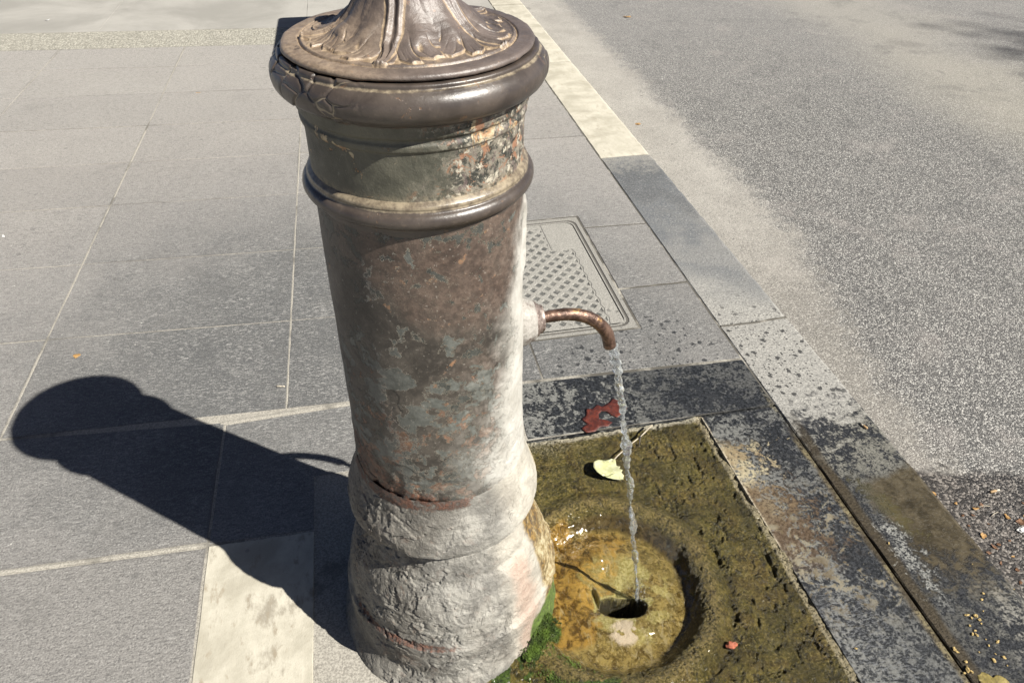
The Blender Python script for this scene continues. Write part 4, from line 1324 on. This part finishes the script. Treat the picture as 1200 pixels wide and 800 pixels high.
# ================================================================== LEAVES AND LITTER
def plate(name, outline, thick, mat, curl=None, label=None, cat=None, group=None, loc=(0, 0, 0), rz=0, tilt=(0, 0), parent=None, holes=None, sub=2):
    """thin leaf-like plate from an outline (metres), bent by curl(x, y)"""
    import bmesh
    bm = bmesh.new()
    vv = [bm.verts.new((x, y, 0)) for x, y in outline]
    f = bm.faces.new(vv)
    bmesh.ops.triangulate(bm, faces=[f])
    for _ in range(sub):
        bmesh.ops.subdivide_edges(bm, edges=bm.edges[:], cuts=1, use_grid_fill=True)
    cf = curl or (lambda x, y: 0)
    for v in bm.verts: v.co.z = cf(v.co.x, v.co.y)
    r = bmesh.ops.solidify(bm, geom=bm.faces[:], thickness=thick)
    bmesh.ops.recalc_face_normals(bm, faces=bm.faces[:])
    me = bpy.data.meshes.new(name); bm.to_mesh(me); bm.free()
    me.polygons.foreach_set('use_smooth', [True] * len(me.polygons))
    o = link(name, me, mat, parent, label=label, cat=cat, group=group)
    o.location = loc; o.rotation_euler = (tilt[0], tilt[1], rz)
    return o

def leaf_mat(name, c1, c2, vein, rough=.55, trans=.0):
    g = G(name); p = g.obj(); a = g.noise(p, 60, 4, .6); f = g.noise(p, 300, 3, .6)
    v = g.vor(g.mapping(p, scale=(1, 1.6, 1)), 120, 'DISTANCE_TO_EDGE').st(.06, .0)
    base = g.mix(a.st(.35, .65), c1, c2); base = g.mix(v * .4, base, vein)
    return g.out(base, rough, g.bump(v * -.4 + f * .4, .0008), spec=.4)
M_redleaf = leaf_mat('red_leaf', (.045, .010, .007), (.110, .022, .012), (.03, .008, .006), .5)
M_yelleaf = leaf_mat('yellow_leaf', (.36, .37, .19), (.44, .44, .28), (.27, .29, .12))
M_olvleaf = leaf_mat('olive_leaf', (.14, .11, .03), (.24, .19, .06), (.08, .06, .02))
M_orleaf = leaf_mat('orange_leaf', (.24, .13, .04), (.40, .25, .10), (.15, .08, .025))
M_brleaf = leaf_mat('brown_leaf', (.07, .034, .016), (.19, .10, .05), (.05, .02, .01))
M_stem = simple('stem_pale', (.33, .29, .22), .5)
M_crumb = simple('crumb', (.36, .26, .10), .8, .35, 200, .001)
M_butt = simple('cigarette_paper', (.38, .34, .27), .8, .12)
M_filter = simple('cigarette_filter', (.30, .20, .10), .8, .25, 300)
M_brick = simple('brick_chip', (.26, .075, .038), .75, .3, 120, .001)
M_white = simple('white_paper', (.48, .48, .47), .7, .08)
M_black = simple('dark_twig', (.03, .024, .02), .7)

# red torn leaf behind the stream: outline in pavement metres around its centre
red = [(-.062, -.018), (-.040, -.008), (-.048, .012), (-.030, .020), (-.022, .040), (-.004, .036), (.012, .046), (.020, .034), (.046, .042), (.060, .052), (.072, .038), (.066, .018), (.078, .006), (.058, -.004),
       (.040, -.014), (.030, -.002), (.024, .014), (.012, .020), (.000, .012), (-.006, -.004), (.010, -.014), (.020, -.026), (.004, -.034), (-.016, -.030), (-.034, -.040), (-.056, -.036)]
plate('fallen_leaf', [(a * 1.12, b * 1.12) for a, b in red], .0006, M_redleaf, lambda x, y: .0012 + .0010 * math.sin(x * 70 + 1) * math.cos(y * 60), 'dark red torn leaf lying on the black slab behind the water stream', 'leaf', loc=(.488, .458, .0008), rz=.15)
# yellow leaf with its long stalk in the basin
yel = [(0, 0), (-.012, .010), (-.026, .012), (-.038, .004), (-.043, -.010), (-.040, -.026), (-.028, -.036), (-.014, -.034), (-.004, -.030), (.006, -.040), (.014, -.052), (.016, -.044), (.019, -.040), (.015, -.032), (.020, -.027), (.014, -.020), (.019, -.014), (.012, -.008), (.014, .006), (.006, .012)]
lf = link('fallen_leaf', None, label='pale yellow leaf with a long stalk lying on the wet basin behind the water', cat='leaf')
lf.location = (.462, .290, -.004)
plate('blade', [(a * 1.18, b * 1.18) for a, b in yel], .0005, M_yelleaf, lambda x, y: .005 + 5 * x * x + .002 * math.sin(y * 150), parent=lf)
vs, fs = tube([(.006, .004, .005), (.030, .022, .008), (.070, .046, .013), (.110, .070, .014), (.155, .104, .014)], [.0020, .0017, .0016, .0017, .0026], 8)
link('stalk', pymesh('stalk', vs, fs, True), M_stem, lf)
# black twig snagged on the stalk
vs, fs = tube([(.556, .330, .002), (.566, .352, .013), (.575, .366, .005), (.590, .372, .008)], [.0014, .0026, .0030, .0012], 6)
o = link('twig_scrap', pymesh('twig_scrap', vs, fs, True), M_black, label='small black scrap of twig caught on the yellow leaf stalk', cat='twig')

def maple(s, seed, lobes=5):
    rr = random.Random(seed); out = []
    n = lobes * 6
    for k in range(n):
        a = 2 * math.pi * k / n
        r = s * (.55 + .38 * abs(math.cos(a * lobes / 2)) ** .8 + rr.uniform(-.07, .07))
        out.append((r * math.cos(a), r * math.sin(a)))
    return out
def leaf_at(x, y, z, s, mat, label, seed, curl=60., rz=0, lobes=5, cat='leaf', name='fallen_leaf', sy=1.0, group=None):
    rr = random.Random(seed); ph = rr.uniform(0, 6)
    ol = [(a, b * sy) for a, b in maple(s, seed, lobes)]
    return plate(name, ol, .0004, mat, lambda u, v: curl * (u * u * .6 + v * v * .2) * (.5 + .5 * math.sin(u * 2 / s + ph)) + s * .06 * math.sin(v * 3.3 / s + ph), label, cat, group, (x, y, z), rz)
ZRs = ZR + .001
leaf_at(1.040, -.430, .0010, .036, M_olvleaf, 'olive yellow leaf flat on the wet kerb beside the bread crumbs', 4, 4, .3, 4)
leaf_at(2.060, 4.77, ZRs, .036, M_orleaf, 'curled orange leaf alone far out on the asphalt', 11, 8, .4)
leaf_at(1.411, 2.70, ZRs, .018, M_orleaf, 'tiny orange leaf lying in the dusty gutter beside the cream kerb', 12, 12, 1.0)
leaf_at(-1.026, 1.037, .0012, .012, M_orleaf, 'tiny orange leaf scrap on the slab above the fountain shadow', 15, 15, .5, 3)
leaf_at(1.315, .098, ZRs + .002, .022, M_orleaf, 'crumpled tan leaf at the wet edge of the kerb', 16, 30, 1.2, 4)

# bread crumbs: x, y, size
crumbs = [(1.092, -.282, 5), (1.097, -.290, 4), (1.109, -.288, 7), (1.111, -.297, 6), (1.109, -.306, 3), (1.081, -.305, 4), (1.084, -.317, 3), (1.073, -.323, 5), (1.081, -.326, 5), (1.164, -.244, 5), (1.150, -.256, 4),
          (1.093, -.339, 3), (1.089, -.352, 4), (1.114, -.349, 5), (1.076, -.383, 5), (1.102, -.381, 6), (1.096, -.398, 3), (1.013, -.344, 6), (1.014, -.351, 4), (1.017, -.373, 5), (1.010, -.388, 7), (1.014, -.394, 6), (.998, -.394, 4),
          (1.059, -.361, 2), (1.090, -.371, 2), (.810, -.302, 3), (1.036, -.082, 4), (1.193, -.172, 2), (1.240, -.248, 2), (1.134, -.281, 2)]
def blob(name, s, seed, flat=.7):
    import bmesh
    bm = bmesh.new(); bmesh.ops.create_icosphere(bm, subdivisions=2, radius=1)
    rr = random.Random(seed)
    for v in bm.verts:
        k = .55 + .75 * rr.random(); v.co = Vector((v.co.x * s * k, v.co.y * s * k, v.co.z * s * k * flat))
    me = bpy.data.meshes.new(name); bm.to_mesh(me); bm.free(); return me
cm = [blob('bread_crumb', .0028, i) for i in range(5)]
for i, (px, py, s) in enumerate(crumbs):
    me = cm[i % 5]
    if px > .99 and py < -.36 and px < 1.03: lab = 'golden bread crumb in the clump beside the olive yellow leaf'
    elif px < 1.03: lab = 'golden bread crumb lying by the muddy joint along the kerb'
    elif i in (9, 10): lab = 'orange brown bread crumb furthest out above the crumb cluster'
    elif s >= 6: lab = 'large golden bread crumb among the cluster on the black kerb'
    elif s <= 3: lab = 'tiny pale bread crumb speck on the black kerb %s' % ('beside the brown run-off patch' if px > 1.12 else ('near the main crumb cluster' if py > -.33 else 'below the main crumb cluster'))
    else: lab = 'small golden bread crumb in the cluster on the black kerb, %s' % ('its upper part' if py > -.31 else ('its lower part' if py > -.345 else 'right of the olive leaf'))
    if i == 26: lab = 'lone bread crumb on the muddy strip above the crumb cluster'
    if i == 25: lab = 'lone pale bread crumb on the black border slab beside the basin'
    o = link('bread_crumb', me, None, label=lab, cat='crumb', group='bread crumbs scattered on the kerb')
    me.materials.clear(); me.materials.append(M_crumb)
    o.location = (px, py, .0022); k = s / 3.9; o.scale = (k * random.uniform(.8, 1.5), k * random.uniform(.6, 1.0), k * .75); o.rotation_euler = (0, 0, i)

def butt(px, py, zg, ln, r, rz, label, m1=M_butt, filt=True):
    root = link('cigarette_butt', None, label=label, cat='cigarette butt')
    root.location = (px, py, zg + r * .9); root.rotation_euler = (0, 0, rz)
    vs, fs = tube([(-ln / 2, 0, 0), (-ln * .45, 0, 0), (0, 0, 0), (ln * .12, .0, 0)], [r * .7, r, r * 1.0, r * .95], 12)
    link('filter', pymesh('filter', vs, fs, True), M_filter if filt else m1, root)
    vs, fs = tube([(ln * .12, 0, 0), (ln * .3, .0004, 0), (ln / 2, .0, 0)], [r * .93, r * .8, r * .85], 12)
    link('paper', pymesh('paper', vs, fs, True), m1, root)
butt(1.203, .279, 0, .022, .0036, 1.9, 'short tan cigarette butt standing out on the pale kerb stone')
butt(1.500, .068, ZR, .030, .0036, .05, 'whitish cigarette butt on the dark wet asphalt beside the kerb')
butt(-.402, .769, 0, .024, .0026, -.25, 'thin yellowish cigarette butt on the joint left of the column', filt=False)
# red chip in the basin and other bits
o = link('brick_chip', blob('brick_chip', .009, 3, .7), M_brick, label='small orange red brick chip lying in the mossy basin', cat='chip'); o.location = (.562, -.238, -.010); o.scale = (1.25, .9, .9)
o = link('paper_scrap', blob('paper_scrap', .010, 8, .35), M_white, label='small crumpled white paper scrap on the wet asphalt edge', cat='paper'); o.location = (1.478, -.058, ZR + .003); o.scale = (1.4, .9, 1)
bits = [(1.408, .027, .010), (1.432, .034, .007), (1.386, .009, .006), (1.367, -.053, .009), (1.371, -.088, .010), (1.387, -.084, .006), (1.471, -.014, .010), (1.495, -.035, .012), (1.353, -.133, .006), (1.314, -.113, .004), (1.359, .014, .006),
        (1.352, -.018, .004), (1.397, -.122, .005), (1.379, -.158, .006), (1.407, -.023, .004), (1.368, .053, .005), (1.548, .016, .006), (1.423, -.080, .004), (1.33, -.06, .005), (1.345, -.10, .006), (1.36, -.19, .007), (1.44, -.16, .006), (1.41, -.20, .008), (1.50, -.12, .006), (1.52, -.02, .005)]
for i, (px, py, s) in enumerate(bits):
    col = 'orange brown' if i % 3 == 0 else 'dark brown'
    place = 'against the foot of the kerb' if px < 1.37 else ('out beside the white paper scrap' if px > 1.45 else 'in the middle of the wet gutter patch')
    leaf_at(px, py, ZR + .002, s * 1.15, M_brleaf if i % 3 else M_orleaf, '%s %s dry leaf fragment %s' % ('larger' if s >= .009 else 'tiny', col, place), 30 + i, 60, i * 1.3, 3 + i % 3, name='leaf_fragment', sy=.5 + .3 * (i % 2), cat='leaf fragment', group='dry leaf fragments in the wet gutter')
# pale twiglets in the gutter
for px, py, ln, a, lab in [(1.433, .028, .035, -.1, 'pale dry twig lying flat nearest the cigarette butt in the gutter'), (1.425, .177, .03, 2.1, 'short dark twig on the pale asphalt just outside the wet patch'), (1.444, .0, .03, .3, 'pale thin twig among the leaf bits in the wet gutter')]:
    vs, fs = tube([(-ln / 2, 0, 0), (0, .002, .001), (ln / 2, 0, 0)], [.0009, .0013, .0008], 6)
    o = link('dry_twig', pymesh('dry_twig', vs, fs, True), M_black if py > .1 else M_stem, label=lab, cat='twig', group='dry twigs in the gutter')
    o.location = (px, py, ZR + .003); o.rotation_euler = (0, 0, a)
# pale specks on the far paving
for i, (px, py, s, col, lab) in enumerate([(-.951, 3.342, .015, M_orleaf, 'small tan leaf scrap on the paving left of the cap'), (-2.169, 5.028, .024, M_white, 'small white paper scrap on the smooth paving beyond the pebble band'),
                                           (-1.486, 1.862, .012, M_white, 'small pale paper scrap at the left edge of the paving')]):
    leaf_at(px, py, .001, s, col, lab, 70 + i, 20, i, 3, name='litter_scrap', cat='litter', sy=.5)

# ------------------------------------------------------------------ moss tufts where foot and basin meet
def moss():
    rr = random.Random(5); vs, fs = [], []
    def tuft(x, y, z, h, n=7):
        for _ in range(n):
            a = rr.uniform(0, 6.28); L = h * rr.uniform(.5, 1.2); w = .0007 * rr.uniform(.7, 1.5)
            bx, by = x + rr.gauss(0, .002), y + rr.gauss(0, .002)
            dx, dy = math.cos(a), math.sin(a); lean = rr.uniform(.3, 1.1)
            p0 = Vector((bx - dy * w, by + dx * w, z)); p1 = Vector((bx + dy * w, by - dx * w, z))
            p2 = Vector((bx + dx * L * lean * .5, by + dy * L * lean * .5, z + L * .7)); p3 = Vector((bx + dx * L * lean, by + dy * L * lean, z + L * .8))
            i = len(vs); vs.extend([p0, p1, p2 + Vector((dy * w, -dx * w, 0)) * .7, p2 - Vector((dy * w, -dx * w, 0)) * .7, p3])
            fs.append((i, i + 1, i + 2, i + 3)); fs.append((i + 3, i + 2, i + 4))
    for _ in range(420):
        az = R(rr.uniform(-58, -30)); r0 = rr.gauss(.232, .008)
        x, y = r0 * math.cos(az), r0 * math.sin(az)
        tuft(x, y, -.006 + max(0, .26 - r0) * .9, .0055)
    for _ in range(350):
        x, y = rr.gauss(.20, .035), rr.gauss(-.24, .05)
        if math.hypot(x, y) < .245 or math.hypot(x - .362, y + .052) < .205: continue
        tuft(x, y, -.012, .007)
    g = G('moss'); p = g.obj(); a = g.noise(p, 35, 3, .6); f = g.noise(p, 400, 2, .6)
    m = g.out(g.mix((a + (f - .5) * .4).st(.35, .65), (.018, .030, .006), (.090, .145, .022)), .6, spec=.3)
    link('moss', pymesh('moss', vs, fs), m, kind='stuff', label='bright green moss between fountain foot and basin', cat='moss')
moss()

# ================================================================== STREET THINGS THAT ONLY THROW SHADOWS INTO VIEW
def blocker():
    x0, x1, y0, y1, h, r = .163, .400, 3.14, 4.26, .90, .09  # unseen box of guessed kind, added and shaped for the shadow it casts
    root = link('shadow_blocker', None, label='unseen added grey cabinet behind the fountain cap throwing the shadow at its upper left', cat='blocker')
    root.location = ((x0 + x1) / 2, (y0 + y1) / 2, 0)
    hx, hy = (x1 - x0) / 2, (y1 - y0) / 2
    prof = [(-hy, .04), (-hy, h - .02), (-hy + .02, h), (hy - r, h)] + [(hy - r + r * math.sin(R(a)), h - r + r * math.cos(R(a))) for a in (20, 40, 60, 80, 90)] + [(hy, .04)]
    n = len(prof); vs = [(-hx, y, z) for y, z in prof] + [(hx, y, z) for y, z in prof]
    fs = [tuple(range(n)), tuple(range(2 * n - 1, n - 1, -1))] + [(k, n + k, n + (k + 1) % n, (k + 1) % n) for k in range(n)]
    mg = simple('blocker_paint', (.20, .215, .21), .5, .12, 12)
    link('housing', pymesh('housing', vs, fs), mg, root)
    for s in (-1, 1):
        w = hy - .06; c = s * hy / 2
        q = [(-hx - .006, c - w / 2 + .01, .10), (-hx - .006, c + w / 2 - .01, .10), (-hx - .006, c + w / 2 - .01, h - .14), (-hx - .006, c - w / 2 + .01, h - .14)]
        qq = [(x + .008, y, z) for x, y, z in q]
        me = pymesh('side_panel', q + qq, [(0, 3, 2, 1), (4, 5, 6, 7), (0, 1, 5, 4), (1, 2, 6, 5), (2, 3, 7, 6), (3, 0, 4, 7)])
        link('side_panel', me, mg, root)
    me = pymesh('footing', [(-hx + .02, -hy + .02, 0), (hx - .02, -hy + .02, 0), (hx - .02, hy - .02, 0), (-hx + .02, hy - .02, 0), (-hx + .02, -hy + .02, .045), (hx - .02, -hy + .02, .045), (hx - .02, hy - .02, .045), (-hx + .02, hy - .02, .045)],
                [(0, 3, 2, 1), (4, 5, 6, 7), (0, 1, 5, 4), (1, 2, 6, 5), (2, 3, 7, 6), (3, 0, 4, 7)])
    link('footing', me, simple('cast_concrete', (.3, .29, .27), .85), root)
blocker()

def tree():
    """street tree over the road; only the edge of its shade reaches the picture"""
    root = link('street_tree', None, label='broad street tree across the road whose leafy shade touches the asphalt', cat='tree')
    bx, by = 17.3, -5.3
    root.location = (bx, by, ZR)
    vs, fs = tube([(0, 0, 0), (.05, .02, 3), (0, .1, 6.6), (-.2, .1, 9.2), (-.3, .2, 12.0)], [.34, .27, .22, .17, .07], 12)
    def add(a):
        v2, f2 = a; o = len(vs); vs.extend(v2); fs.extend([tuple(i + o for i in f) for f in f2])
    rr = random.Random(9); tips = []
    for k in range(8):
        a = k * .785 + rr.uniform(-.2, .2); L = rr.uniform(1.3, 2.2); z0 = rr.uniform(8, 10.5)
        e = (math.cos(a) * L, math.sin(a) * L, z0 + rr.uniform(.8, 1.8)); tips.append(e)
        add(tube([(0, .1, z0), (e[0] * .5, e[1] * .5, z0 + .7), e], [.08, .05, .025], 8))
    link('trunk', pymesh('trunk', vs, fs, True), simple('bark', (.16, .13, .10), .9, .4, 8, .01), root)
    n = 9000
    C = []
    for e in tips + [(0, 0, 12.4), (-.4, .3, 11.6), (.5, -.3, 11.9)]:
        for _ in range(5): C.append((e[0] + rr.gauss(0, .5), e[1] + rr.gauss(0, .5), e[2] + rr.gauss(0, .4)))
    C = np.array(C); idx = rng.integers(0, len(C), n)
    c = C[idx] + rng.normal(0, .26, (n, 3))
    u = rng.normal(0, 1, (n, 3)); u /= np.linalg.norm(u, axis=1, keepdims=True)
    w = np.cross(u, rng.normal(0, 1, (n, 3))); w /= np.linalg.norm(w, axis=1, keepdims=True)
    s = rng.uniform(.05, .10, (n, 1))
    Vv = np.stack([c - u * s, c - w * s * .6, c + u * s, c + w * s * .6], 1).reshape(-1, 3)
    F = np.arange(n * 4).reshape(-1, 4)
    link('crown', npmesh('crown', Vv, F, smooth=False), simple('tree_leaf', (.05, .09, .025), .5, .4, 2), root)
tree()
